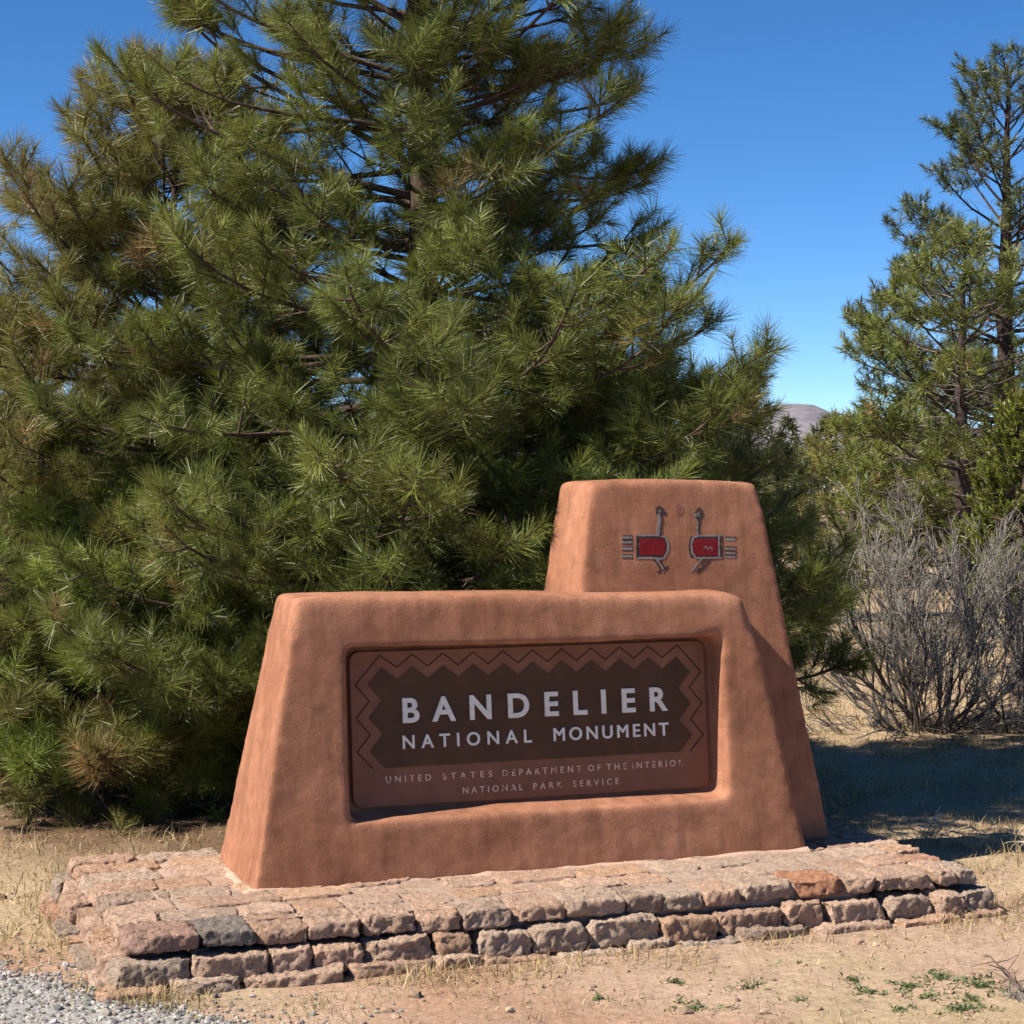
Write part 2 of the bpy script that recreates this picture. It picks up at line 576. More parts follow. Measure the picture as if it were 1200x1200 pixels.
def build_mountain():
    xs = np.linspace(-2600, 3600, 360); ys = np.linspace(2300, 4200, 90)
    X, Y = np.meshgrid(xs, ys); x, y = X.ravel(), Y.ravel()
    ridge = np.interp(x, [-2600, -1200, -300, 150, 285, 345, 372, 402, 440, 560, 800, 1500, 3600],
                      [40, 70, 50, 50, 62, 84, 88, 85, 70, 54, 45, 70, 40])
    t = np.clip((y - 2300) / 350, 0, 1)
    prof = np.where(y < 2650, sstep(0, 1, t), 1 - 0.8 * sstep(2650, 4200, y))
    z = (ridge + fbm2(x, y, 0.02, 5, 61) * 7) * prof - 2
    z -= np.abs(fbm2(x, y, 0.011, 4, 66)) * 16 * prof * (1 - t * 0.8)
    nx = len(xs)
    i = np.arange(len(ys) - 1)[:, None] * nx + np.arange(nx - 1)[None, :]
    F = np.stack([i, i + 1, i + nx + 1, i + nx], -1).reshape(-1, 4)
    tag(link('mountain', mesh_from('mountain', np.stack([x, y, z], -1), F, M_MOUNT)), kind='structure')
build_mountain()

# ------------------------------------------------------------------ stone plinth
def stone(acc, cu, cv, z0, su, sv, sz, r, seed, amp=0.010, rot=0.0, col=(0.4, 0.3, 0.24), seg=0.016, tilt=0.0):
    """a rough quarried block with worn corners, (cu, cv) its centre, z0 its underside"""
    n = [max(3, int(round(d / seg))) for d in (su, sv, sz)]
    pts, quads = {}, []
    P = []
    def vid(i, j, k):
        key = (i, j, k)
        if key not in pts:
            pts[key] = len(P); P.append(key)
        return pts[key]
    for ax in range(3):
        a, b = [q for q in range(3) if q != ax]
        for side in (0, n[ax]):
            for p in range(n[a]):
                for q in range(n[b]):
                    c = []
                    for dp, dq in ((0, 0), (1, 0), (1, 1), (0, 1)):
                        t = [0, 0, 0]; t[ax] = side; t[a] = p + dp; t[b] = q + dq
                        c.append(vid(*t))
                    flip = (side == 0) ^ (ax == 1)
                    quads.append(c[::-1] if flip else c)
    P = np.array(P, float) / np.array(n) - 0.5
    dim = np.array([su, sv, sz]); p = P * dim
    h = dim / 2
    inner = np.clip(p, -(h - r), h - r)
    d = p - inner
    ln = np.linalg.norm(d, axis=1, keepdims=True)
    nrm = np.where(ln > 1e-6, d / np.maximum(ln, 1e-6), P / np.maximum(np.abs(P).max(1, keepdims=True), 1e-6))
    p = np.where(ln > 1e-6, inner + d / np.maximum(ln, 1e-6) * np.minimum(ln, r), p)
    q = p + seed * 3.71
    # broken facets: cut back by random planes near the edges and corners
    pr = np.random.default_rng(seed)
    for k in range(16):
        nn = pr.normal(size=3) * np.array([1, 1, 0.9]); nn[2] = abs(nn[2]) if pr.random() < 0.7 else nn[2]
        nn /= np.linalg.norm(nn)
        dd = p @ nn
        lim = (np.abs(nn) * h).sum() * pr.uniform(0.78, 0.95)
        p = p - np.maximum(dd - lim, 0)[:, None] * nn
    rid = np.abs(fbm(q * 16, 3, seed + 21, 0.6))[:, None]
    p = p + nrm * (fbm(q * 9, 3, seed, 0.6)[:, None] * amp * 0.7 - rid * amp * 0.55 + fbm(q * 55, 3, seed + 5, 0.7)[:, None] * amp * 0.95)
    p = p + np.stack([fbm(q * 6, 2, seed + 11), fbm(q * 6, 2, seed + 12), fbm(q * 6, 2, seed + 13) * 0.35], -1) * amp * 1.1
    wig = fbm(np.stack([cu + p[:, 0], cv + p[:, 1], 0 * p[:, 0]], -1) * 3.0, 2, 555)
    p[:, 1] += wig * 0.030 * (abs(cv - 0.19) < 0.62)
    p[:, 2] += p[:, 0] * tilt
    c, s = math.cos(rot), math.sin(rot)
    w = np.stack([cu + p[:, 0] * c - p[:, 1] * s, cv + p[:, 0] * s + p[:, 1] * c, z0 + sz / 2 + p[:, 2]], -1)
    acc.add(loc2world(w), quads, None, col)

rs = random.Random(11)
PALE = [(0.64, 0.450, 0.345), (0.60, 0.405, 0.300), (0.55, 0.370, 0.275), (0.61, 0.400, 0.280), (0.60, 0.45, 0.355)]
ODD = [(0.48, 0.38, 0.31), (0.50, 0.37, 0.29), (0.56, 0.29, 0.18), (0.52, 0.31, 0.215), (0.50, 0.39, 0.31), (0.42, 0.34, 0.285)]
def stone_col(odd=0.3):
    c = rs.choice(ODD) if rs.random() < odd else rs.choice(PALE)
    k = rs.uniform(0.88, 1.1)
    return tuple(x * k for x in c)

def cuts(a, b, lo, hi):
    out = [a]
    while out[-1] < b - hi:
        out.append(out[-1] + rs.uniform(lo, hi))
    if b - out[-1] > hi * 0.75:
        out.append((out[-1] + b) / 2)
    out.append(b)
    return out

plinth = thing('stone_plinth', 'low stepped plinth of rough pink and grey stone blocks under the adobe sign', 'plinth',
               (float(loc2world([1.2, 0.2, 0])[0]), float(loc2world([1.2, 0.2, 0])[1]), 0))
def add_part(name, me, parent):
    """keeps world-space mesh data in place under a moved parent"""
    me.transform(Matrix.Translation(-Vector(parent.location)))
    return link(name, me, parent)

def build_plinth():
    U0, U1, V0, V1 = -0.615, 2.98, -0.615, 0.98
    # capping course: rows of paving stones running the length of the plinth
    acc = Acc(); sd = 100
    rows = [V0, V0 + 0.235, V0 + 0.42, V0 + 0.60, V0 + 0.80, V0 + 1.02, V0 + 1.24, V0 + 1.42, V1]
    for r in range(len(rows) - 1):
        v0, v1 = rows[r], rows[r + 1]
        first, last = r == 0, r == len(rows) - 2
        c = cuts(U0 + rs.uniform(-.01, .01), U1, 0.15, 0.27) if first else cuts(U0, U1, 0.18, 0.40)
        if first: c[1] = U0 + 0.275
        for i in range(len(c) - 1):
            edge = first or last or i == 0 or i == len(c) - 2
            sd += 1
            if not edge and 0.12 < (c[i] + c[i + 1]) / 2 < 2.5 and 0.12 < (v0 + v1) / 2 < 0.45:
                continue
            g = rs.uniform(0.002, 0.008) if edge else rs.uniform(-0.001, 0.004)
            hgt = 0.064 if edge else 0.055
            out = rs.uniform(-0.004, 0.018) if first else 0.0
            col = stone_col(0.16 if first else 0.06)
            if first and i == 1: col = (0.29, 0.25, 0.225)
            if first and i == 0: col = (0.46, 0.30, 0.24)
            stone(acc, (c[i] + c[i + 1]) / 2, (v0 + v1) / 2 - out / 2, TOPZ - hgt + rs.uniform(-0.007, 0.006),
                  c[i + 1] - c[i] - g, v1 - v0 - g + out, hgt, 0.006 if edge else 0.004, sd,
                  0.015 if edge else 0.010, rs.uniform(-0.03, 0.03), col, 0.0105 if edge else 0.013, rs.uniform(-0.02, 0.02))
    add_part('capping_course', acc.mesh('capping_course', M_STONE), plinth)
    # middle and footing courses: a ring of blocks each
    def ring(name, off, z0, h, lo, hi, dep, odd, jz, seed0, amp):
        acc = Acc(); sd = seed0
        a0, a1, b0, b1 = U0 - off, U1 + off * 0.8, V0 - off, V1 + off * 0.6
        for side in range(4):
            if side in (0, 2): c = cuts(a0, a1, lo, hi)
            else: c = cuts(b0 + dep, b1 - dep, lo, hi)
            for i in range(len(c) - 1):
                sd += 1
                m_, ln = (c[i] + c[i + 1]) / 2, c[i + 1] - c[i] - rs.uniform(0.002, 0.012)
                hh = h * rs.uniform(0.88, 1.06)
                out = rs.uniform(-0.016, 0.016)
                col = stone_col(odd)
                kw = dict(r=0.006, seed=sd, amp=amp, rot=rs.uniform(-0.05, 0.05), col=col, seg=0.011, tilt=rs.uniform(-0.05, 0.05))
                zz = z0 + rs.uniform(-jz, jz)
                if side == 0: stone(acc, m_, b0 + dep / 2 + out, zz, ln, dep, hh, **kw)
                elif side == 2: stone(acc, m_, b1 - dep / 2 + out, zz, ln, dep, hh, **kw)
                elif side == 1: stone(acc, a1 - dep / 2 + out, m_, zz, dep, ln, hh, **kw)
                else: stone(acc, a0 + dep / 2 + out, m_, zz, dep, ln, hh, **kw)
        add_part(name, acc.mesh(name, M_STONE), plinth)
    ring('middle_course', 0.060, 0.008, 0.104, 0.15, 0.32, 0.20, 0.26, 0.005, 400, 0.016)
    ring('footing_course', 0.125, -0.070, 0.102, 0.18, 0.42, 0.18, 0.35, 0.010, 700, 0.016)
    # mortar core
    acc = Acc()
    stone(acc, (U0 + U1) / 2, (V0 + V1) / 2, -0.05, U1 - U0 - 0.08, V1 - V0 - 0.08, TOPZ - 0.008 + 0.05, 0.01, 3, 0.006, 0, (1, 1, 1), 0.04)
    add_part('mortar_core', acc.mesh('mortar_core', M_MORTAR), plinth)
build_plinth()

# ------------------------------------------------------------------ adobe sign
sgn_base = loc2world([1.25, 0.35, TOPZ])
sign = thing('entrance_sign', 'terracotta adobe park entrance sign with recessed brown name board and taller block behind', 'sign',
             tuple(float(x) for x in sgn_base))

def poly_block(corners_bottom, corners_top):
    """closed eight-cornered block from four bottom and four top corners in sign axes"""
    V = np.array(list(corners_bottom) + list(corners_top), float)
    F = [[3, 2, 1, 0], [4, 5, 6, 7]] + [[i, (i + 1) % 4, 4 + (i + 1) % 4, 4 + i] for i in range(4)]
    return V, F

def obj_from(V, F, name):
    me = bpy.data.meshes.new(name)
    me.from_pydata([tuple(v) for v in V], [], [list(f) for f in F])
    bm = bmesh.new(); bm.from_mesh(me)
    bmesh.ops.recalc_face_normals(bm, faces=bm.faces)
    bm.to_mesh(me); bm.free()
    o = bpy.data.objects.new(name, me); COL.objects.link(o)
    return o

def evaluated(o):
    dg = bpy.context.evaluated_depsgraph_get()
    dg.update()
    me = bpy.data.meshes.new_from_object(o.evaluated_get(dg))
    return me

def adobe_shape(block, cutter=None, voxel=0.011, iters=lambda p: 20, seed=1, wob=0.008):
    o = obj_from(*block, 'tmp')
    c = None
    if cutter is not None:
        c = obj_from(*cutter, 'tmp_cut')
        b = o.modifiers.new('b', 'BOOLEAN'); b.object = c; b.operation = 'DIFFERENCE'; b.solver = 'EXACT'
    r = o.modifiers.new('r', 'REMESH'); r.mode = 'VOXEL'; r.voxel_size = voxel
    me = evaluated(o)
    bpy.data.objects.remove(o)
    if c: bpy.data.objects.remove(c)
    n = len(me.vertices)
    V = np.empty(n * 3); me.vertices.foreach_get('co', V); V = V.reshape(-1, 3)
    E = np.empty(len(me.edges) * 2, np.int32); me.edges.foreach_get('vertices', E); E = E.reshape(-1, 2)
    deg = np.bincount(E.ravel(), minlength=n).astype(float)
    it = np.asarray(iters(V), float) * np.ones(n)
    for k in range(int(it.max())):
        S = np.zeros_like(V)
        for a in range(3):
            S[:, a] = np.bincount(E[:, 0], V[E[:, 1], a], n) + np.bincount(E[:, 1], V[E[:, 0], a], n)
        S /= deg[:, None]
        w = np.clip(it - k, 0, 1)[:, None] * 0.6
        V = V * (1 - w) + S * w
    me.vertices.foreach_set('co', V.ravel()); me.update()
    nr = np.empty(n * 3); me.vertices.foreach_get('normal', nr); nr = nr.reshape(-1, 3)
    d = fbm(V * 2.6, 3, seed) * wob + fbm(V * 11, 3, seed + 3) * wob * 0.28
    V = V + nr * d[:, None]
    return me, V

def place(me, V):
    W = loc2world(V) - np.array(sign.location)
    me.vertices.foreach_set('co', W.ravel().astype(np.float32))
    me.polygons.foreach_set('use_smooth', np.ones(len(me.polygons), bool))
    me.update()

FB = 0.105                                              # lean of the front faces per metre
H1 = 1.155
z0 = TOPZ - 0.04
def zz(h): return TOPZ + h
# front wall
wb = [(-0.008, 0, z0), (2.515, 0, z0), (2.515, 0.70, z0), (-0.008, 0.70, z0)]
wt = [(0.205, FB * H1, zz(H1)), (2.275, FB * H1, zz(H1)), (2.275, 0.50, zz(H1)), (0.205, 0.50, zz(H1))]
PD = 0.116                                              # how deep the board's face lies behind the wall's face
def recess_v(h): return FB * h + PD + 0.03
ru0, ru1, rz0, rz1 = 0.424, 2.110, 0.270, 0.948
cutV = [(ru0 - .03, -0.15, zz(rz0 - 0.060)), (ru1 + 0.040, -0.15, zz(rz0 - 0.060)), (ru1, recess_v(rz0), zz(rz0)), (ru0, recess_v(rz0), zz(rz0)),
        (ru0 - .03, -0.15, zz(rz1 + 0.01)), (ru1 + 0.040, -0.15, zz(rz1 + 0.01)), (ru1, recess_v(rz1), zz(rz1)), (ru0, recess_v(rz1), zz(rz1))]
cutF = [[3, 2, 1, 0], [4, 5, 6, 7]] + [[i, (i + 1) % 4, 4 + (i + 1) % 4, 4 + i] for i in range(4)]
def wall_iters(p):
    h = p[:, 2] - TOPZ
    u = p[:, 0]
    it = np.where(u < 0.32, 6.0, 13.0)
    top = sstep(0.98, 1.08, h)
    it = it + top * 22
    it = it + sstep(2.0, 2.2, u) * sstep(0.85, 1.05, h) * 130
    it = it - 7 * sstep(0.7, 0.9, h) * (1 - top) * (u > 0.36) * (u < 2.0)
    return it
me, V = adobe_shape(poly_block(wb, wt), (cutV, cutF), 0.0105, wall_iters, 4, 0.009)
V[:, 2] += 0.012 * np.sin(V[:, 0] * 2.2 + 0.6) * sstep(TOPZ + 0.9, TOPZ + 1.15, V[:, 2])
me.materials.clear(); me.materials.append(M_ADOBE); me.name = 'front_wall'
place(me, V)
front_wall = link('front_wall', me, sign)

# taller block behind
H2 = 1.645
def tw_f(h): return 0.20 + 0.125 * h
tb = [(1.385, tw_f(0), z0), (2.742, tw_f(0), z0), (2.742, 0.86, z0), (1.385, 0.86, z0)]
tt = [(1.625, tw_f(H2), zz(H2)), (2.462, tw_f(H2), zz(H2)), (2.462, 0.80, zz(H2)), (1.625, 0.80, zz(H2))]
me, V = adobe_shape(poly_block(tb, tt), None, 0.0115, lambda p: 7 + 12 * sstep(1.5, 1.62, p[:, 2] - TOPZ), 9, 0.006)
V[:, 2] += -0.012 * ((V[:, 0] - 2.04) / 0.42) ** 2 * sstep(TOPZ + 1.4, TOPZ + 1.6, V[:, 2])
me.materials.clear(); me.materials.append(M_ADOBE); me.name = 'tower'
place(me, V)
tower = link('tower', me, sign)
tower_bvh = BVHTree.FromPolygons([tuple(v) for v in V], [tuple(p.vertices) for p in me.polygons])

# mortar skirt where the wall meets the stones
def fillet():
    acc = Acc()
    path = [(2.50, -0.002), (1.9, -0.004), (1.2, -0.004), (0.6, -0.004), (0.1, -0.006), (-0.012, -0.004), (-0.014, 0.1), (-0.012, 0.35), (-0.01, 0.66)]
    pts = []
    for i in range(len(path) - 1):
        for t in np.linspace(0, 1, 14, endpoint=False):
            pts.append((path[i][0] * (1 - t) + path[i + 1][0] * t, path[i][1] * (1 - t) + path[i + 1][1] * t))
    pts = np.array(pts)
    p3 = np.stack([pts[:, 0], pts[:, 1], np.full(len(pts), TOPZ - 0.024)], -1)
    w = 0.027 + 0.010 * vnoise(p3 * 5, 3) + 0.006 * vnoise(p3 * 22, 4) + 0.012 * np.exp(-((pts[:, 0]) ** 2 + pts[:, 1] ** 2) / 0.01)
    tube(acc, loc2world(p3) - np.array(sign.location), np.maximum(w, 0.012), 8)
    link('mortar_fillet', acc.mesh('mortar_fillet', M_FILLET), sign)
M_FILLET = make_plain('fillet_mortar', (0.40, 0.275, 0.205), 0.97, 0.05, 0.2, 14, 0.8, 60)
fillet()

# ---- name board
BU0, BU1, BZ0, BZ1 = 0.452, 2.092, 0.282, 0.928
BW, BH = BU1 - BU0, BZ1 - BZ0
def board_pt(s, t, out=0.0):
    """s, t in 0..1 from the board's upper left corner, out: metres in front of its face"""
    s, t, out = np.broadcast_arrays(np.asarray(s, float), np.asarray(t, float), np.asarray(out, float))
    h = BZ1 - t * BH
    return np.stack([BU0 + s * BW, FB * h + PD - out, zz(h)], -1)
def to_sign(uvz):
    return loc2world(uvz) - np.array(sign.location)
def slab(st, front, back, bevel=0.0):
    """extruded outline given in board coordinates; returns verts and faces"""
    st = np.array(st, float)
    n = len(st)
    A = to_sign(board_pt(st[:, 0], st[:, 1], front)); B = to_sign(board_pt(st[:, 0], st[:, 1], back))
    V = np.concatenate([A, B])
    F = [list(range(n))] + [list(range(2 * n - 1, n - 1, -1))] + [[(i + 1) % n, i, n + i, n + (i + 1) % n] for i in range(n)]
    return V, F
def pyobj(name, V, F, mat, parent, bevel=0.0):
    me = bpy.data.meshes.new(name)
    me.from_pydata([tuple(v) for v in V], [], F)
    bm = bmesh.new(); bm.from_mesh(me)
    bmesh.ops.recalc_face_normals(bm, faces=bm.faces)
    if bevel:
        bmesh.ops.bevel(bm, geom=[e for e in bm.edges if len(e.link_faces) == 2 and e.calc_face_angle(0) > 1.0],
                        offset=bevel, segments=2, affect='EDGES', profile=0.5)
    bm.to_mesh(me); bm.free()
    me.materials.append(mat)
    return link(name, me, parent)
# rounded rectangle
rr = 0.045
out = []
for cx, cy, a0 in ((1 - rr / BW, rr / BH, -90), (1 - rr / BW, 1 - rr / BH, 0), (rr / BW, 1 - rr / BH, 90), (rr / BW, rr / BH, 180)):
    for k in range(9):
        a = R(a0 + k * 11.25)
        out.append((cx + math.cos(a) * rr / BW, cy + math.sin(a) * rr / BH))
V_, F_ = slab(out, 0.0, -0.026)
board = pyobj('name_board', V_, F_, M_BOARD, sign, 0.004)
# zigzag edged dark field
def zig(off_s=0.0, off_t=0.0):
    s0, s1 = 0.085, 0.915
    top = []
    for i in range(11):
        s = s0 + (s1 - s0) * i / 10
        top.append((s, 0.105 - off_t))
        if i < 10: top.append((s + (s1 - s0) / 20, 0.186 - off_t))
    ts = [0.213, 0.320, 0.427, 0.535, 0.642]
    right = [((0.953 if k % 2 == 0 else 0.917) + off_s, t) for k, t in enumerate(ts)]
    left = [((0.047 if k % 2 == 0 else 0.083) - off_s, t) for k, t in enumerate(ts)]
    return top, right, left
top, right, left = zig()
outline = top + right + [(0.915, 0.752), (0.085, 0.752)] + left[::-1]
V_, F_ = slab(outline, 0.0025, -0.010)
pyobj('dark_field', V_, F_, M_FIELD, board)
top, right, left = zig(0.033, 0.078)
top[0] = (top[0][0] - 0.004, top[0][1]); top[-1] = (top[-1][0] + 0.004, top[-1][1])
line = [(0.088 - 0.033, 0.752)] + left[::-1] + top + right + [(0.912 + 0.033, 0.752)]
def ribbon(pts, w, front, back):
    """mitred strip of width w along a polyline in board coordinates"""
    p = np.array(pts, float) * [BW, BH]
    d = np.diff(p, axis=0); d /= np.linalg.norm(d, axis=1, keepdims=True)
    nrm = np.stack([-d[:, 1], d[:, 0]], -1)
    m = np.concatenate([nrm[:1], (nrm[1:] + nrm[:-1]), nrm[-1:]])
    ln = np.linalg.norm(m, axis=1, keepdims=True); m /= ln
    k = np.ones(len(p)); k[1:-1] = 1 / np.maximum((m[1:-1] * nrm[1:]).sum(1), 0.4)
    A = (p + m * (k * w / 2)[:, None]) / [BW, BH]; B = (p - m * (k * w / 2)[:, None]) / [BW, BH]
    return A, B
A, B = ribbon(line, 0.0042, 0, 0)
n = len(A)
V_ = np.concatenate([to_sign(board_pt(A[:, 0], A[:, 1], 0.0015)), to_sign(board_pt(B[:, 0], B[:, 1], 0.0015)),
                     to_sign(board_pt(A[:, 0], A[:, 1], -0.003)), to_sign(board_pt(B[:, 0], B[:, 1], -0.003))])
F_ = []
for i in range(n - 1):
    F_ += [[i, i + 1, n + i + 1, n + i], [2 * n + i, 2 * n + i + 1, i + 1, i], [n + i, n + i + 1, 3 * n + i + 1, 3 * n + i]]
pyobj('zigzag_line', V_, F_, M_LINE, board)

def lettering(name, body, s0, s1, t_top, t_base, mat, bold, depth, wear=0.0, ratio=1.0):
    cu = bpy.data.curves.new('tmp', 'FONT')
    cu.body = body; cu.size = 1.0; cu.bevel_depth = bold; cu.bevel_resolution = 0; cu.resolution_u = 4
    o = bpy.data.objects.new('tmp', cu); COL.objects.link(o)
    def ext():
        me = evaluated(o)
        V = np.empty(len(me.vertices) * 3); me.vertices.foreach_get('co', V); V = V.reshape(-1, 3)
        return me, V
    cap = (t_base - t_top) * BH
    want = (s1 - s0) * BW
    sp = 1.0
    for _ in range(4):
        cu.space_character = sp
        me, V = ext()
        hgt = V[:, 1].max() - V[:, 1].min()
        wid = (V[:, 0].max() - V[:, 0].min()) * cap / hgt * ratio
        ng = len(body) - 1
        sp = max(0.6, sp + (want - wid) / (cap / hgt * ratio) / (ng * 0.62))
        bpy.data.meshes.remove(me)
    cu.space_character = sp
    cu.extrude = 0.5
    me, V = ext()
    k = cap / (V[:, 1].max() - V[:, 1].min())
    x = (V[:, 0] - V[:, 0].min()); x = x / x.max()
    y = (V[:, 1] - V[:, 1].min()) * k
    w = to_sign(board_pt(s0 + x * (s1 - s0), t_base - y / BH, np.interp(V[:, 2], [-0.5 - bold, 0.5 + bold], [-0.002, depth])))
    me.vertices.foreach_set('co', w.ravel().astype(np.float32))
    if wear:                                            # paint worn off in places
        bm = bmesh.new(); bm.from_mesh(me)
        bad = []
        for f in bm.faces:
            c = np.array(f.calc_center_median())[None]
            if vnoise(c * 38, 5)[0] > wear: bad.append(f)
        bmesh.ops.delete(bm, geom=bad, context='FACES')
        bm.to_mesh(me); bm.free()
    me.materials.clear(); me.materials.append(mat); me.name = name
    bpy.data.objects.remove(o)
    if mat is not M_LETTER:
        return link(name, me, board)
    # big raised letters: one piece each
    bm = bmesh.new(); bm.from_mesh(me)
    seen, isl = set(), []
    for v0 in bm.verts:
        if v0 in seen: continue
        st, grp = [v0], []
        seen.add(v0)
        while st:
            v = st.pop(); grp.append(v)
            for e in v.link_edges:
                w_ = e.other_vert(v)
                if w_ not in seen: seen.add(w_); st.append(w_)
        isl.append(grp)
    for grp in isl:
        idx = {v: i for i, v in enumerate(grp)}
        fs = {f for v in grp for f in v.link_faces}
        m2 = bpy.data.meshes.new('letter')
        m2.from_pydata([tuple(v.co) for v in grp], [], [[idx[v] for v in f.verts] for f in fs])
        m2.materials.append(mat)
        link('letter', m2, board)
    bm.free()
lettering('lettering', 'BANDELIER', 0.136, 0.882, 0.306, 0.468, M_LETTER, 0.026, 0.012)
for word, s0, s1 in (('NATIONAL', 0.134, 0.487), ('MONUMENT', 0.549, 0.882)):
    lettering('lettering', word, s0, s1, 0.547, 0.636, M_LETTER, 0.017, 0.010)
for word, s0, s1 in (('UNITED', 0.087, 0.208), ('STATES', 0.240, 0.375), ('DEPARTMENT', 0.404, 0.626), ('OF', 0.645, 0.681),
                     ('THE', 0.698, 0.756), ('INTERIOR', 0.773, 0.922)):
    lettering('lettering', word, s0, s1, 0.806, 0.848, M_SMALL_LETTER, 0.012, 0.0025)
for word, s0, s1 in (('NATIONAL', 0.293, 0.459), ('PARK', 0.488, 0.570), ('SERVICE', 0.601, 0.732)):
    lettering('lettering', word, s0, s1, 0.904, 0.946, M_SMALL_LETTER, 0.012, 0.0025)

# ---- two painted birds on the tower's face
def emblem_uz(ex, ey):
    """a point of the emblem, in the 1200 x 771 detail of the photograph, on the tower's face in sign axes"""
    px, py = 640 + ex / 4.2857, 540 + ey / 4.2857
    a = R(1.37)
    d = np.array([(px - 600) / 2300, 1.0, -(py - 600) / 2300])
    d = np.array([d[0], d[1] * math.cos(a) + d[2] * math.sin(a), -d[1] * math.sin(a) + d[2] * math.cos(a)])
    o = np.array([0, 0, EYE])
    # plane v = 0.20 + 0.125 h
    vd = np.array([VD[0], VD[1], 0]); p0 = np.array([P0[0], P0[1], 0])
    # (o + k d - p0).vd = 0.20 + 0.125 (o.z + k d.z - TOPZ)
    k = (0.20 + 0.125 * (o[2] - TOPZ) - np.dot(o - p0, vd)) / (np.dot(d, vd) - 0.125 * d[2])
    w = o + k * d
    u, v = world2loc(w[0], w[1])
    return float(u), float(w[2])
def on_tower(u, z, out):
    hit = tower_bvh.ray_cast(Vector((u, -1, z)), Vector((0, 1, 0)))
    v = hit[0].y if hit[0] is not None else tw_f(z - TOPZ)
    return (u, v - out * 0.45, z)
def densify(pts, step):
    r = [pts[0]]
    for a, b in zip(pts[:-1], pts[1:]):
        n = max(1, int(math.hypot(b[0] - a[0], b[1] - a[1]) / step))
        for i in range(1, n + 1):
            r.append((a[0] + (b[0] - a[0]) * i / n, a[1] + (b[1] - a[1]) * i / n))
    return r
class Paint:
    def __init__(s): s.V, s.F, s.M = [], [], []
    def stroke(s, pts, w, mat, out, taper=None):
        p = np.array(densify(pts, 8), float)
        d = np.gradient(p, axis=0); d /= np.linalg.norm(d, axis=1, keepdims=True) + 1e-9
        nr = np.stack([-d[:, 1], d[:, 0]], -1)
        ww = np.full(len(p), w / 2.0) * (1 + 0.18 * np.sin(np.arange(len(p)) * 1.7 + p[0, 0]))
        if taper: ww *= np.linspace(1, taper, len(p))
        b = len(s.V)
        for q, n_, h in zip(p, nr, ww):
            for sg in (1, -1):
                s.V.append(on_tower(*emblem_uz(*(q + n_ * h * sg)), out))
        for i in range(len(p) - 1):
            s.F.append([b + 2 * i, b + 2 * i + 1, b + 2 * i + 3, b + 2 * i + 2]); s.M.append(mat)
    def patch(s, x0, y0, x1, y1, mat, out, bulge=0.0):
        nx, ny = 12, 8
        b = len(s.V)
        for j in range(ny + 1):
            for i in range(nx + 1):
                fx, fy = i / nx, j / ny
                xr = x1 + bulge * (1 - (2 * fy - 1) ** 2) if bulge > 0 else x1
                xl = x0 + bulge * (1 - (2 * fy - 1) ** 2) if bulge < 0 else x0
                s.V.append(on_tower(*emblem_uz(xl + (xr - xl) * fx, y0 + (y1 - y0) * fy), out))
        for j in range(ny):
            for i in range(nx):
                q = b + j * (nx + 1) + i
                s.F.append([q, q + 1, q + nx + 2, q + nx + 1]); s.M.append(mat)
    def build(s, name):
        me = bpy.data.meshes.new(name)
        me.from_pydata([tuple(v) for v in to_sign(np.array(s.V))], [], s.F)
        for m in (M_RED, M_GREY, M_BLACK, M_FAINT): me.materials.append(m)
        me.polygons.foreach_set('material_index', s.M)
        bm = bmesh.new(); bm.from_mesh(me)
        for f in bm.faces:
            f.normal_update()
        vd = Vector((VD[0], VD[1], 0))
        for f in bm.faces:
            if f.normal.dot(vd) > 0: f.normal_flip()
        ex = bmesh.ops.solidify(bm, geom=bm.faces[:], thickness=0.0012)
        bm.to_mesh(me); bm.free()
        return link(name, me, tower)
a = Paint()                                             # bird looking right
a.patch(455, 378, 600, 488, 2, 0.0010, 14)
a.patch(468, 390, 588, 474, 0, 0.0022, 10)
a.stroke([(452, 375), (560, 374), (600, 384), (612, 415), (610, 455), (592, 488), (575, 492), (520, 488), (452, 487)], 9, 1, 0.0030)
a.stroke([(454, 375), (454, 488)], 7, 2, 0.0034)
a.stroke([(565, 378), (563, 340), (572, 300), (566, 262)], 20, 1, 0.0024)
a.stroke([(572, 378), (574, 340), (580, 305), (574, 262)], 9, 2, 0.0034)
a.stroke([(555, 268), (556, 240), (570, 232), (584, 244), (580, 266)], 13, 2, 0.0030)
a.stroke([(564, 250), (574, 250)], 10, 1, 0.0040)
a.stroke([(584, 252), (602, 262), (588, 272)], 8, 2, 0.0034)
for y in (384, 408, 440, 478):
    a.stroke([(380, y), (432, y + 1)], 17 if y in (440, 478) else 11, 1, 0.0022)
    a.stroke([(380, y - 8), (434, y - 8)], 4, 2, 0.0030)
    a.stroke([(380, y + 9), (434, y + 9)], 4, 2, 0.0030)
a.stroke([(535, 492), (560, 520), (574, 548), (570, 560)], 8, 2, 0.0022)
a.stroke([(552, 492), (592, 548), (586, 562)], 7, 1, 0.0026)
a.stroke([(572, 494), (580, 520), (606, 548)], 8, 2, 0.0022)
a.stroke([(556, 560), (590, 546), (612, 530)], 5, 2, 0.0034)
a.build('painted_bird')
a = Paint()                                             # bird looking left
a.patch(726, 378, 876, 488, 2, 0.0010, -10)
a.patch(738, 392, 862, 476, 0, 0.0022, -6)
a.stroke([(790, 440), (800, 428), (812, 445), (824, 432), (836, 446)], 5, 1, 0.0032)
a.stroke([(880, 376), (770, 376), (738, 384), (728, 420), (734, 462), (752, 488), (800, 488), (880, 486)], 8, 1, 0.0030)
a.stroke([(868, 380), (868, 486)], 6, 1, 0.0034)
a.stroke([(882, 376), (882, 488)], 7, 2, 0.0034)
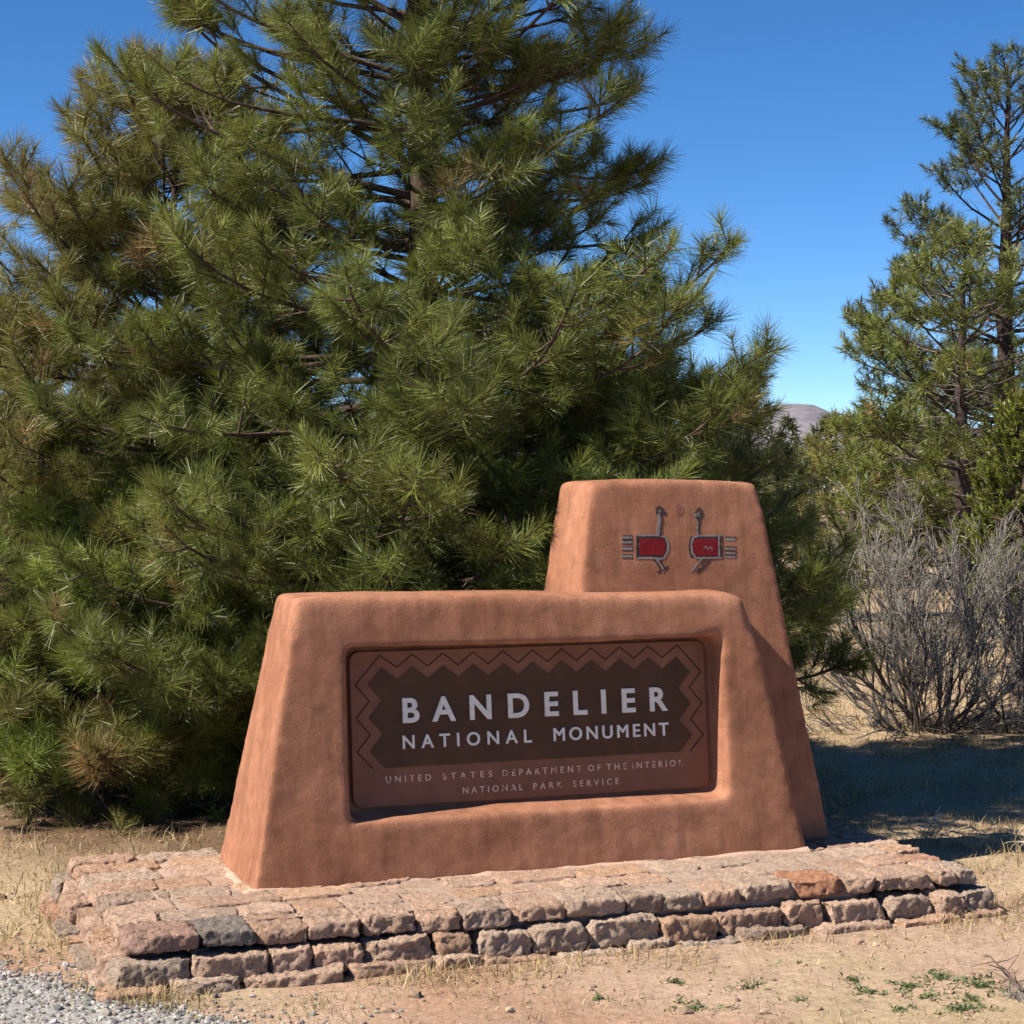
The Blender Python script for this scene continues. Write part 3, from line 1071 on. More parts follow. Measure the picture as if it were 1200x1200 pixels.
a.stroke([(764, 378), (762, 340), (768, 300), (770, 262)], 16, 2, 0.0024)
a.stroke([(760, 376), (758, 340), (763, 305)], 6, 1, 0.0034)
a.stroke([(757, 290), (752, 258), (766, 240), (782, 252), (780, 285)], 11, 2, 0.0030)
a.stroke([(762, 262), (770, 280)], 9, 1, 0.0038)
a.stroke([(756, 266), (738, 272), (756, 280)], 7, 1, 0.0034)
for y in (392, 440, 462, 482):
    a.stroke([(896, y), (950, y + 2)], 16 if y == 392 else 10, 1, 0.0022)
    a.stroke([(896, y - 9), (956, y - 8)], 4, 2, 0.0030)
a.stroke([(780, 490), (752, 530), (730, 556)], 9, 1, 0.0022)
a.stroke([(800, 490), (776, 530), (756, 562)], 8, 2, 0.0026)
a.stroke([(826, 490), (790, 540), (764, 560)], 7, 2, 0.0022)
a.build('painted_bird')
a = Paint()                                             # faint rosette between them
for k in range(6):
    t = k * math.pi / 3
    a.stroke([(667 + 5 * math.cos(t), 246 + 7 * math.sin(t)), (667 + 17 * math.cos(t), 246 + 25 * math.sin(t))], 6, 3, 0.0018)
a.stroke([(667 + 19 * math.cos(t), 246 + 27 * math.sin(t)) for t in np.linspace(0, 6.28, 20)], 4, 3, 0.0018)
a.build('painted_rosette')

# ------------------------------------------------------------------ conifers
def norm(a):
    return a / (np.linalg.norm(a, axis=-1, keepdims=True) + 1e-9)

def needles(P, A, Ln, shoot, K, w, col, rng, spread=(78, 24), droop=0.12, jit=0.2):
    """needle tufts: tip P, axis A, needle length Ln, shoot length -> vertices, quads, tints"""
    n = len(P)
    s = rng.random((n, K)) ** 0.8
    base = P[:, None] + A[:, None] * ((s - 1) * shoot[:, None])[..., None]
    th = np.radians(spread[0] + (spread[1] - spread[0]) * s + rng.normal(0, 10, (n, K)) + rng.normal(0, 13, (n, 1)))
    ph = rng.uniform(0, 2 * math.pi, (n, K))
    ref = norm(rng.normal(size=(n, 3)))
    e1 = norm(np.cross(A, ref)); e2 = np.cross(A, e1)
    D = A[:, None] * np.cos(th)[..., None] + (e1[:, None] * np.cos(ph)[..., None] + e2[:, None] * np.sin(ph)[..., None]) * np.sin(th)[..., None]
    D[..., 2] -= droop
    D = norm(D)
    ln = (Ln[:, None] * rng.uniform(0.72, 1.12, (n, K)))[..., None]
    W = norm(np.cross(D, rng.normal(size=(n, K, 3)))) * (w / 2)
    tip = base + D * ln
    V = np.stack([base - W, base + W, tip + W * 0.35, tip - W * 0.35], 2).reshape(-1, 3)
    Q = np.arange(n * K * 4).reshape(-1, 4)
    c = col[:, None] * (1 + rng.uniform(-jit, jit, (n, K, 1))) * (1 + rng.uniform(-0.10, 0.10, (n, K, 3)))
    C = np.repeat(c.reshape(-1, 3), 4, 0)
    return V, Q, C

def bez(p, d, L, n, rng, up=0.0, wob=0.05, sag=0.0):
    """a wandering branch from p along d: sags first, then turns up"""
    pts = [np.array(p, float)]
    d = norm(np.array(d, float))
    st = L / n
    for i in range(n):
        t = (i + 1) / n
        d = norm(d + rng.normal(0, wob, 3) + np.array([0, 0, up * t * t - sag * (1 - t)]))
        pts.append(pts[-1] + d * st)
    return np.array(pts)

def interp_env(tab, z):
    return float(np.interp(z, [r[0] for r in tab], [r[1] for r in tab]))

def conifer(name, label, base, height, env, seed, cols, *, r0=0.12, zmin=0.5, step=0.18, per=7, needle=0.128, shoot=0.13, K=80, w=0.0042,
            tw=0.085, side=0.105, lean=(0, 0), group=None, barkc=(0.075, 0.052, 0.040), cat='tree', elev=(-4, 42), dry=0.0, bare=0.35, keep=1.0,
            spread=(78, 24), sub=1.0, fill=0.30, thin=0.0, extra=(), lvar=0.78):
    """env: dict right/left/front/back of (z, reach) tables"""
    rng = np.random.default_rng(seed)
    bx, by = base
    bz = float(ground_z(np.array([bx]), np.array([by]))[0])
    wood, trunk = Acc(), Acc()
    n = 26
    zs = np.linspace(-0.05, height, n)
    wx = np.cumsum(rng.normal(0, 0.010, n)) + lean[0] * zs / height
    wy = np.cumsum(rng.normal(0, 0.010, n)) + lean[1] * zs / height
    tp = np.stack([wx, wy, zs], -1)
    tr = r0 * np.maximum(1 - zs / height, 0.04) ** 0.75 * (1 + 0.25 * np.exp(-zs / 0.25))
    tube(trunk, tp, tr, 10, barkc)
    P, A, S, B = [], [], [], []
    twigc = np.array(barkc) * 1.15
    greyc = np.array([0.26, 0.22, 0.185])
    z = zmin; az0 = rng.uniform(0, 6.28)
    boughs = []
    while z < height - 0.10:
        for b in range(per):
            boughs.append((z + rng.uniform(-0.5, 0.5) * step, az0 + b * 2 * math.pi / per + rng.normal(0, 0.28), None))
        z += step * rng.uniform(0.8, 1.2)
        az0 += 2.4
    boughs += [(zb, R(az), L) for zb, az, L in extra]
    if True:
        for zb, az, given in boughs:
            f = zb / height
            if zb > height - 0.05: continue
            ca, sa = math.cos(az), math.sin(az)
            rx = interp_env(env['right'] if ca > 0 else env['left'], zb)
            ry = interp_env(env['back'] if sa > 0 else env['front'], zb)
            L = given or 1 / math.sqrt((ca / max(rx, .05)) ** 2 + (sa / max(ry, .05)) ** 2)
            reach = L
            L *= 1.0 if given else rng.uniform(lvar, 1.04)
            if L < 0.08: continue
            el = R(elev[0] + (elev[1] - elev[0]) * f ** 1.3 + rng.normal(0, 7))
            p0 = np.array([np.interp(zb, zs, wx), np.interp(zb, zs, wy), zb])
            d0 = np.array([ca * math.cos(el), sa * math.cos(el), math.sin(el)])
            nb = max(4, int(L / 0.16))
            path = bez(p0, d0, L * 1.04, nb, rng, up=0.20, wob=0.055, sag=0.05)
            rb = max(0.008, min(0.045, 0.0105 * L + 0.004)) * (r0 / 0.12) ** 0.5
            tube(wood, path, np.linspace(rb, 0.005, len(path)), 5, twigc * rng.uniform(0.8, 1.2))
            cum = np.linspace(0, 1, len(path))
            def at(t):
                return np.array([np.interp(t, cum, path[:, k]) for k in range(3)])
            def dirat(t):
                i = min(len(path) - 2, int(t * (len(path) - 1))); return norm(path[i + 1] - path[i])
            # leader tuft
            P.append(path[-1]); A.append(norm(dirat(0.99) + [0, 0, 0.25])); S.append(1.1); B.append(az)
            t = rng.uniform(0.0, side / max(L, .2)) + min(0.32, 0.18 / L); sg = rng.choice([-1, 1])
            while t < 0.985:
                sg = -sg
                p = at(t); dd = dirat(t)
                lat = norm(np.cross(dd, [0, 0, 1.0])) * sg
                ang = R(rng.uniform(35, 68))
                d = norm(dd * math.cos(ang) + lat * math.sin(ang) + np.array([0, 0, rng.normal(0.14, 0.36)]))
                ls = (0.10 + 0.42 * L * (1 - t) * rng.uniform(0.5, 1.0)) * sub
                ls = min(ls, 0.85)
                inner = t * L < (fill + thin * float(sstep(2.4, 3.2, zb))) * reach
                if inner and rng.random() < bare + 0.25:
                    if rng.random() < 0.6:               # dead grey twig inside the crown
                        q = bez(p, d, ls * 0.8, 4, rng, 0.0, 0.16, 0.05)
                        tube(wood, q, np.linspace(0.005, 0.0015, len(q)), 3, greyc * rng.uniform(0.6, 1.3), False)
                    t += side / L * rng.uniform(0.8, 1.5)
                    continue
                ns = max(2, int(ls / 0.12))
                q = bez(p, d, ls, ns, rng, 0.28, 0.10, 0.0)
                tube(wood, q, np.linspace(0.0075, 0.0035, len(q)), 4, twigc * rng.uniform(0.8, 1.25), False)
                P.append(q[-1]); A.append(norm(norm(q[-1] - q[-2]) + [0, 0, rng.uniform(0.0, 0.5)])); S.append(1.0); B.append(az)
                # twigs of the side branch
                nt = int(ls / tw)
                for k in range(nt):
                    tt = (k + rng.uniform(0.3, 0.9)) / max(nt, 1)
                    i = min(len(q) - 2, int(tt * (len(q) - 1)))
                    pp = q[i] + (q[i + 1] - q[i]) * (tt * (len(q) - 1) - i)
                    dq = norm(q[i + 1] - q[i])
                    l2 = norm(np.cross(dq, [0, 0, 1.0])) * rng.choice([-1, 1])
                    d2 = norm(dq * 0.65 + l2 * rng.uniform(0.4, 0.9) + [0, 0, rng.normal(0.40, 0.45)])
                    l2n = rng.uniform(0.08, 0.20) * (1.2 - 0.5 * tt)
                    if rng.random() > keep: continue
                    e = pp + d2 * l2n
                    tube(wood, np.array([pp, e]), [0.004, 0.003], 3, twigc, False)
                    P.append(e); A.append(norm(d2 + [0, 0, rng.uniform(0.1, 0.75)])); S.append(rng.uniform(0.75, 1.0)); B.append(az)
                t += side / L * rng.uniform(0.7, 1.35)
    # leader
    for k in range(4):
        P.append(np.array([wx[-1], wy[-1], height - 0.14 * k])); A.append(np.array([0, 0, 1.0])); S.append(1.0); B.append(0)
    P, A, S, B = np.array(P), np.array(A), np.array(S), np.array(B)
    m = len(P)
    # natural colour differences from shoot to shoot and bough to bough
    k1 = vnoise(P * 1.1 + seed, seed)[:, None] * 0.5 + 0.5
    k2 = rng.random((m, 1))
    c0, c1, c2 = (np.array(c) for c in cols)
    col = c0 + (c1 - c0) * np.clip(k1 * 0.7 + k2 * 0.3, 0, 1)
    br = (vnoise(P * 2.3 + 9, seed + 4) + rng.normal(0, 0.25, m) > (1.0 - dry))[:, None]
    col = np.where(br, c2, col) * rng.uniform(0.66, 1.26, (m, 1))
    S = S * rng.uniform(0.72, 1.16, m)
    V, Q, C = needles(P, A, needle * S, shoot * S, K, w, col, rng, spread)
    o = thing(name, label, cat, (bx, by, bz), group)
    link('trunk', trunk.mesh('trunk', M_BARK), o)
    link('branches', wood.mesh('branches', M_BARK), o)
    link('crown', mesh_from('crown', V, Q, M_NEEDLE, False, C), o)
    return o, m

GREEN = ((0.112, 0.142, 0.030), (0.215, 0.228, 0.050), (0.255, 0.185, 0.068))
OLIVE = ((0.155, 0.152, 0.036), (0.255, 0.220, 0.060), (0.300, 0.205, 0.082))
FRESH = ((0.130, 0.182, 0.029), (0.225, 0.262, 0.048), (0.250, 0.205, 0.068))
DARK = ((0.075, 0.098, 0.032), (0.135, 0.145, 0.048), (0.150, 0.120, 0.048))

o, m = conifer('ponderosa_pine', 'tall broad ponderosa pine behind the adobe sign, long needled boughs reaching past both its ends', PINES['main'], 7.6,
        dict(right=[(0.3, 1.1), (0.75, 1.3), (0.95, 2.1), (1.25, 1.95), (1.6, 1.95), (2.2, 1.95), (2.45, 1.7), (2.7, 1.3), (3.6, 1.22), (4.6, 1.22), (6, 0.9), (7.6, 0.1)],
             left=[(0.3, 2.2), (2.0, 2.3), (3.2, 1.95), (4.0, 1.62), (4.8, 1.35), (6, 1.0), (7.6, 0.1)],
             front=[(0.3, 1.8), (1.0, 1.9), (1.7, 2.05), (2.3, 2.0), (2.6, 1.4), (2.85, 0.85), (4.3, 0.8), (5, 1.0), (6, 0.8), (7.6, 0.1)],
             back=[(0.3, 1.5), (2.2, 1.35), (3.4, 1.2), (5, 1.0), (6, 0.8), (7.6, 0.1)]),
        101, GREEN, r0=0.125, zmin=0.55, lean=(0.0, 0), K=96, w=0.0032, thin=0.40, lvar=0.87,
        extra=((0.98, -5, 2.3), (1.02, 5, 2.4), (1.06, -13, 2.4), (1.04, 10, 2.4), (1.10, -2, 2.4), (1.16, 3, 2.35), (1.12, -19, 2.4),
               (1.22, -8, 2.3), (1.28, 8, 2.25), (1.05, 17, 2.35), (1.2, -26, 2.3), (1.32, 0, 2.15),
               (1.45, 5, 1.95), (1.55, 22, 1.9), (1.6, -8, 1.95), (1.75, 12, 1.9), (1.85, -3, 1.96), (1.95, -22, 1.95), (2.0, 8, 1.9),
               (2.1, -14, 1.92), (2.25, 2, 1.88), (2.35, 16, 1.8), (1.7, -32, 1.95), (2.05, 28, 1.9), (2.3, -8, 1.85), (2.45, -20, 1.7),
               (2.85, 3, 1.30), (3.05, -12, 1.28), (3.3, 9, 1.26), (3.5, -25, 1.24), (3.55, 2, 1.24), (3.8, -8, 1.22), (4.05, 12, 1.20), (4.25, -14, 1.20),
               (4.5, 4, 1.20), (3.2, 30, 1.3), (3.9, -38, 1.25), (3.7, 176, 1.6), (4.0, 188, 1.55), (4.3, 172, 1.5), (4.55, 184, 1.45)))
print('tufts', m)
o, m = conifer('ponderosa_pine', 'olive toned bushy pine at the left edge, its tips partly browned', PINES['left'], 4.2,
        dict(right=[(0.2, 1.6), (2.0, 1.5), (3.1, 1.0), (3.7, 0.7), (4.2, 0.2)], left=[(0.2, 1.9), (2.0, 1.7), (3.1, 1.1), (3.7, 0.7), (4.2, 0.2)],
             front=[(0.2, 1.7), (2.0, 1.5), (3.1, 1.0), (3.7, 0.7), (4.2, 0.2)], back=[(0.2, 1.7), (2.0, 1.5), (3.1, 1.0), (3.7, 0.7), (4.2, 0.2)]),
        202, OLIVE, r0=0.075, zmin=0.30, dry=0.42, lean=(0.12, 0.1), step=0.18, K=92, w=0.0032, lvar=0.85)
print('tufts', m)
o, m = conifer('young_pine', 'low fresh green young pine spreading on the ground left of the sign', PINES['low'], 1.75,
        dict(right=[(0.0, 1.25), (0.8, 1.05), (1.4, 0.5), (1.75, 0.1)], left=[(0.0, 1.3), (0.8, 1.2), (1.4, 0.6), (1.75, 0.1)],
             front=[(0.0, 0.9), (0.8, 0.85), (1.4, 0.5), (1.75, 0.1)], back=[(0.0, 1.1), (0.8, 1.0), (1.4, 0.6), (1.75, 0.1)]),
        303, FRESH, r0=0.045, zmin=0.10, step=0.15, per=7, K=94, w=0.0032, elev=(4, 45), dry=0.25)
print('tufts', m)

# pines farther off
def far_env(r, zc, h):
    t = [(0.0, r * 0.8), (zc, r), (zc + (h - zc) * 0.5, r * 0.62), (h * 0.93, r * 0.22), (h, 0.1)]
    return dict(right=t, left=t, front=t, back=t)
FARKW = dict(K=22, w=0.012, tw=0.11, side=0.12, needle=0.15, shoot=0.14, step=0.24)
tall_t = [(1.0, 1.7), (1.8, 2.3), (3.0, 2.2), (4.0, 1.85), (5.0, 1.35), (5.8, 1.0), (6.5, 0.65), (6.85, 0.25)]
o, m = conifer('ponderosa_pine', 'tall open crowned pine at the right edge rising against the sky', (6.25, 25.0), 6.85,
        dict(right=tall_t, left=tall_t, front=tall_t, back=tall_t), 404, DARK, r0=0.17, zmin=1.9, per=5, elev=(0, 48),
        barkc=(0.050, 0.036, 0.030), bare=0.7, fill=0.50, **{**FARKW, 'step': 0.32, 'needle': 0.125, 'K': 34, 'w': 0.0085, 'side': 0.085, 'tw': 0.075, 'spread': (100, 15)}, sub=1.25)
print('tufts', m)
o, m = conifer('ponderosa_pine', 'shorter dark trunked pine standing in front of the tall right hand pine', (5.12, 22.2), 4.5,
        far_env(1.75, 2.3, 4.5), 505, GREEN, r0=0.125, zmin=1.15, elev=(-2, 40), barkc=(0.048, 0.036, 0.031), bare=0.9, fill=0.58, **{**FARKW, 'step': 0.30, 'needle': 0.125, 'K': 34, 'w': 0.0085, 'side': 0.085, 'tw': 0.075, 'spread': (100, 15)}, sub=1.2)
print('tufts', m)
o, m = conifer('ponderosa_pine', 'slender dark pine peeping out behind the big pine beside the distant mountain', (2.75, 23.0), 3.0,
        far_env(0.8, 0.8, 3.0), 606, DARK, r0=0.08, zmin=0.3, **FARKW)
bgp = [
    ((5.1, 29.5), 2.55, 1.35, OLIVE, 'olive bushy pine right of the mountain, behind the bare shrub'),
    ((6.4, 31.0), 2.9, 1.5, GREEN, 'green bushy pine behind the forked grey tops of the bare shrub'),
    ((3.6, 33.0), 2.05, 1.2, OLIVE, 'low olive pine directly below the distant mountain'),
    ((8.6, 27.0), 4.2, 1.7, GREEN, 'rounded green pine behind the tall right hand pine'),
    ((1.2, 26.0), 3.0, 1.4, DARK, 'dark pine hidden low behind the right side of the big pine'),
    ((-0.9, 24.0), 3.2, 1.5, GREEN, 'green pine glimpsed behind the trunk of the big pine'),
    ((-3.1, 22.0), 3.3, 1.5, DARK, 'dark pine glimpsed through the boughs between the two left pines'),
    ((-5.2, 21.0), 3.4, 1.6, GREEN, 'green pine behind the olive pine at the left edge'),
]
for i, (b, h, r, c, lab) in enumerate(bgp):
    conifer('pine_tree', lab, b, h, far_env(r, 0.9, h), 700 + i, c, r0=0.08, zmin=0.25, group='pines standing farther back', **FARKW)

# juniper at the right edge: short scaly sprays
JUN = ((0.120, 0.145, 0.022), (0.200, 0.215, 0.035), (0.16, 0.13, 0.04))
jt = [(0.2, 0.4), (0.9, 0.58), (1.5, 0.52), (2.0, 0.34), (2.35, 0.08)]
conifer('juniper', 'yellow green juniper with fine scaly sprays behind the bare shrub at the right edge', (4.05, 15.6), 2.35,
        dict(right=jt, left=jt, front=jt, back=jt), 808, JUN, r0=0.07, zmin=0.5, step=0.13, per=6, needle=0.055, shoot=0.10, K=40, w=0.010,
        tw=0.055, side=0.075, elev=(25, 70), cat='juniper', spread=(55, 15), barkc=(0.09, 0.065, 0.05), bare=0.4)

# distant woodland: one mass of far-off conifers to the horizon
def build_woodland():
    rng = np.random.default_rng(5)
    n = 900
    d = rng.uniform(45, 260, n) ; a = rng.uniform(-70, 70, n) * math.pi / 180
    x, y = d * np.sin(a), d * np.cos(a)
    P, A, C, L = [], [], [], []
    for i in range(n):
        h = rng.uniform(1.8, 3.6) * (1 + 0.15 * d[i] / 260); r = h * rng.uniform(0.28, 0.42)
        m = 130 if d[i] < 110 else 60
        zz_ = rng.random(m) ** 1.1
        rad = r * (1 - zz_) ** 0.7 * np.sqrt(rng.random(m)) ** 0.6
        t = rng.uniform(0, 6.28, m)
        gz = float(ground_z(np.array([x[i]]), np.array([y[i]]))[0])
        P.append(np.stack([x[i] + rad * np.cos(t), y[i] + rad * np.sin(t), gz + 0.15 + zz_ * h], -1))
        A.append(norm(np.stack([np.cos(t), np.sin(t), rng.uniform(0.2, 0.9, m)], -1)))
        base = np.array([(0.055, 0.072, 0.030), (0.085, 0.092, 0.034), (0.07, 0.085, 0.028)][rng.integers(3)])
        C.append(base * rng.uniform(0.75, 1.25, (m, 1)))
        L.append(np.full(m, 0.30 if d[i] < 110 else 0.55))
    P, A, C, L = np.concatenate(P), np.concatenate(A), np.concatenate(C), np.concatenate(L)
    V, Q, C = needles(P, A, L, L * 0.6, 7, 0.07, C, rng)
    o = link('distant_woodland', mesh_from('distant_woodland', V, Q, M_NEEDLE, False, C))
    tag(o, 'far mass of low pines and junipers spread to the horizon', 'woodland', kind='stuff')
build_woodland()

# ------------------------------------------------------------------ bare grey shrub
def bare_shrub(name, label, base, height, spread_, seed, nst, col, twigs=1.0):
    rng = np.random.default_rng(seed)
    acc = Acc()
    bz = float(ground_z(np.array([base[0]]), np.array([base[1]]))[0])
    def grow(p, d, L, r, lvl):
        n = max(3, int(L / 0.09))
        q = bez(p, d, L, n, rng, 0.10 if lvl else 0.14, 0.11 + 0.02 * lvl, 0.0)
        g = col[min(lvl, len(col) - 1)]
        tube(acc, q, np.linspace(r, max(0.0018, r * 0.45), len(q)), 5 if lvl == 0 else 3, np.array(g) * rng.uniform(0.7, 1.3), False)
        if lvl >= 3: return
        k = int({0: 7, 1: 5, 2: 5}[lvl] * twigs * rng.uniform(0.7, 1.3))
        for i in range(k):
            t = rng.uniform(0.28, 1.0) if lvl else 0.25 + 0.75 * (i + rng.random()) / k
            j = min(len(q) - 2, int(t * (len(q) - 1)))
            dd = norm(q[j + 1] - q[j])
            d2 = norm(dd + norm(rng.normal(size=3)) * rng.uniform(0.3, 0.62) + [0, 0, 0.10])
            grow(q[j], d2, L * rng.uniform(0.35, 0.62), r * 0.55, lvl + 1)
    for i in range(nst):
        az = rng.uniform(0, 2 * math.pi)
        tl = abs(rng.normal(0, 0.55)) if i > nst * 0.25 else rng.uniform(0.9, 1.35)
        tl = min(tl, 1.42)
        d = np.array([math.cos(az) * math.sin(tl) * spread_, math.sin(az) * math.sin(tl) * spread_, math.cos(tl) + 0.08])
        L = height * rng.uniform(0.5, 0.8) * (0.72 if tl > 0.9 else 1.0)
        ro = rng.uniform(0, 0.36)
        grow(np.array([math.cos(az) * ro, math.sin(az) * ro, -0.03]), d, L, min(0.026, 0.005 + rng.exponential(0.006)), 0)
    for i in range(nst * 5):                              # fallen and broken twigs round its foot
        az = rng.uniform(0, 2 * math.pi); ro = abs(rng.normal(0, 0.42)) * spread_
        q = bez([math.cos(az) * ro, math.sin(az) * ro * 0.7, rng.uniform(0.0, 0.10)], rng.normal(size=3) * [1, 1, 0.25], rng.uniform(0.08, 0.35), 4, rng, 0, 0.2)
        q[:, 2] = np.maximum(q[:, 2], 0.0)
        tube(acc, q, np.linspace(0.004, 0.0015, 5), 3, np.array(GREYS[1]) * rng.uniform(0.5, 1.4), False)
    o = thing(name, label, 'shrub', (base[0], base[1], bz))
    link('stems', acc.mesh('stems', M_TWIG), o)
    return o
GREYS = [(0.085, 0.068, 0.057), (0.145, 0.122, 0.102), (0.225, 0.198, 0.170), (0.28, 0.25, 0.215)]
sx, sy = px2ground(1082, 856)
bare_shrub('bare_shrub', 'leafless grey many stemmed shrub right of the sign', (sx, sy), 1.60, 1.38, 31, 42, GREYS)
sx, sy = px2ground(1225, 862)
bare_shrub('bare_shrub', 'second leafless grey shrub cut by the right edge of the frame', (sx, sy), 1.45, 1.0, 32, 26, GREYS)

# ------------------------------------------------------------------ grass
def blades(x, y, h, lean, w, col, rng, bend=0.5):
    n = len(x)
    z = ground_z(x, y)
    az = rng.uniform(0, 2 * math.pi, n)
    d = np.stack([np.cos(az), np.sin(az), np.zeros(n)], -1)
    upv = np.array([0, 0, 1.0])
    b = np.stack([x, y, z - 0.004], -1)
    m = b + (d * (np.sin(lean) * h * 0.5)[:, None]) + upv * (np.cos(lean) * h * 0.55)[:, None]
    l2 = np.minimum(lean + bend * rng.uniform(0.3, 1.3, n), 1.75)
    t = m + (d * (np.sin(l2) * h * 0.5)[:, None]) + upv * (np.cos(l2) * h * 0.5)[:, None]
    t[:, 2] = np.maximum(t[:, 2], z + 0.003)
    pw = rng.uniform(0, 2 * math.pi, n)
    W = np.stack([np.cos(pw), np.sin(pw), np.zeros(n)], -1) * (w / 2)[:, None]
    V = np.stack([b - W, b + W, m + W * 0.8, m - W * 0.8, t], 1).reshape(-1, 3)
    i = np.arange(n)[:, None] * 5
    Q = i + np.array([[0, 1, 2, 3]]); T = i + np.array([[3, 2, 4]])
    return V, Q, T, np.repeat(col, 5, 0)

def build_grass():
    rng = np.random.default_rng(77)
    n = 900000
    x = rng.uniform(-6, 9, n); y = 6.5 + 22 * rng.random(n) ** 1.7
    ok = np.abs(x) < 0.30 * y + 0.7
    x, y = x[ok], y[ok]
    u, v = world2loc(x, y)
    e = np.maximum(np.maximum(-0.72 - u, u - 3.08), np.maximum(-0.74 - v, v - 1.04))     # distance from the plinth
    cl = fbm2(x, y, 3.2, 4, 51)
    big = fbm2(x, y, 0.9, 3, 52)
    dens = 0.02 + 0.10 * sstep(0.0, 0.4, cl)
    edge = np.exp(-np.maximum(e, 0) / 0.20)
    dens = dens + 0.95 * edge * sstep(-0.25, 0.25, cl + 0.1)
    left = sstep(-0.75, -1.1, u) * (v > -1.1)
    dens = dens + left * (0.12 + 0.66 * sstep(-0.05, 0.40, cl + big * 0.7))
    back = sstep(0.9, 1.5, v)
    dens = dens + back * (0.10 + 0.55 * sstep(-0.05, 0.35, cl + big * 0.6))
    rgt = sstep(2.9, 3.2, u)
    dens = dens + rgt * (0.25 + 0.55 * sstep(-0.25, 0.3, cl))
    front = sstep(-1.2, -0.85, v) * (v < -0.7)
    dens = dens + front * 0.36 * sstep(-0.2, 0.3, cl)
    dens = dens * (1 - 0.94 * sstep(0.0, 0.10, gravel_side(x, y)))
    for (tx, ty), r in zip(PINES.values(), (1.9, 1.2, 1.0)):
        dens = dens * (0.25 + 0.75 * sstep(r * 0.6, r, np.hypot(x - tx, y - ty)))
    k = (e > 0.0) & (rng.random(len(x)) < dens * 0.62)
    x, y, e, cl, u, v = x[k], y[k], e[k], cl[k], u[k], v[k]
    n = len(x); print('blades', n)
    tall = np.clip(sstep(0.0, 0.5, cl + rng.normal(0, 0.2, n)) * 0.6 + 0.4 * np.exp(-np.maximum(e, 0) / 0.12), 0, 1)
    bare = (v < -0.95) & (u < 2.8)
    h = rng.uniform(0.02, 0.055, n) + tall * rng.uniform(0.0, 0.085, n) * np.where(bare, 0.25, 1)
    lean = np.abs(rng.normal(0.75, 0.45, n)) * np.where(tall > 0.5, 0.75, 1.25)
    lean = np.minimum(lean, 1.5)
    c = np.array([0.47, 0.345, 0.175]) + (np.array([0.34, 0.235, 0.120]) - np.array([0.47, 0.345, 0.175])) * rng.random((n, 1))
    pale = rng.random((n, 1)) < 0.22
    c = np.where(pale, np.array([0.56, 0.46, 0.28]), c)
    grn = (rng.random(n) < 0.05 + 0.10 * (fbm2(x, y, 2.0, 3, 58) > 0.25))[:, None]
    c = np.where(grn, np.array([0.16, 0.18, 0.065]), c) * rng.uniform(0.75, 1.15, (n, 1))
    w = rng.uniform(0.0020, 0.0042, n) * (0.7 + y / 14)
    V, Q, T, C = blades(x, y, h, lean, w, c, rng)
    tag(link('dry_grass', mesh_from('dry_grass', V, [Q, T], M_GRASS, False, C)), 'short straw coloured dry grass over the soil round the plinth', 'grass', kind='stuff')
    # fallen needles, chaff and twig bits lying flat on the soil
    n = 100000
    x = rng.uniform(-4, 5, n); y = 6.5 + 9 * rng.random(n) ** 1.3
    u, v = world2loc(x, y)
    e = np.maximum(np.maximum(-0.72 - u, u - 3.08), np.maximum(-0.74 - v, v - 1.04))
    k = (e > 0) & (fbm2(x, y, 2.4, 4, 63) + rng.uniform(-0.45, 0.45, n) > -0.02) & (gravel_side(x, y) < 0.05)
    x, y = x[k], y[k]; n = len(x)
    c = np.where(rng.random((n, 1)) < 0.45, np.array([0.17, 0.105, 0.062]), np.array([0.46, 0.35, 0.20])) * rng.uniform(0.6, 1.3, (n, 1))
    V, Q, T, C = blades(x, y, rng.uniform(0.02, 0.085, n), rng.uniform(1.42, 1.56, n), rng.uniform(0.002, 0.0040, n), c, rng, 0.05)
    tag(link('ground_litter', mesh_from('ground_litter', V, [Q, T], M_GRASS, False, C)), 'fallen needles, chaff and twig bits strewn flat over the soil', 'litter', kind='stuff')
    # green weeds on the bare soil
    spots = [(1020, 1161, .10), (1063, 1155, .09), (1103, 1147, .12), (1148, 1157, .13), (1138, 1170, .12), (1127, 1182, .12), (1056, 1180, .06),
             (813, 1177, .12), (877, 1158, .10), (1000, 1146, .06), (790, 1150, .05), (1085, 1166, .07), (1160, 1148, .08), (700, 1168, .05), (935, 1172, .05), (920, 1128, .06)]
    xs, ys, cs = [], [], []
    for px, py, r in spots:
        gx, gy = px2ground(px, py)
        m = int(16000 * r * (r + 0.05))
        t = rng.uniform(0, 6.28, m); q = r * 0.95 * np.sqrt(rng.random(m)) * (0.6 + 0.5 * np.sin(t * 3 + px))
        xs.append(gx + q * np.cos(t) * 1.25); ys.append(gy + q * np.sin(t))
    x = np.concatenate(xs); y = np.concatenate(ys)
    kk = fbm2(x, y, 16, 2, 71) + rng.uniform(-0.4, 0.4, len(x)) > -0.12
    x, y = x[kk], y[kk]; n = len(x)
    c = np.array([0.120, 0.150, 0.062]) * rng.uniform(0.65, 1.4, (n, 1)) * (1 + rng.uniform(-0.1, 0.1, (n, 3)))
    V, Q, T, C = blades(x, y, rng.uniform(0.014, 0.034, n), rng.uniform(0.5, 1.3, n), rng.uniform(0.005, 0.011, n), c, rng)
    tag(link('green_weeds', mesh_from('green_weeds', V, [Q, T], M_WEED, False, C)), 'low patches of small green weeds on the bare soil at lower right', 'weeds', kind='stuff')
build_grass()

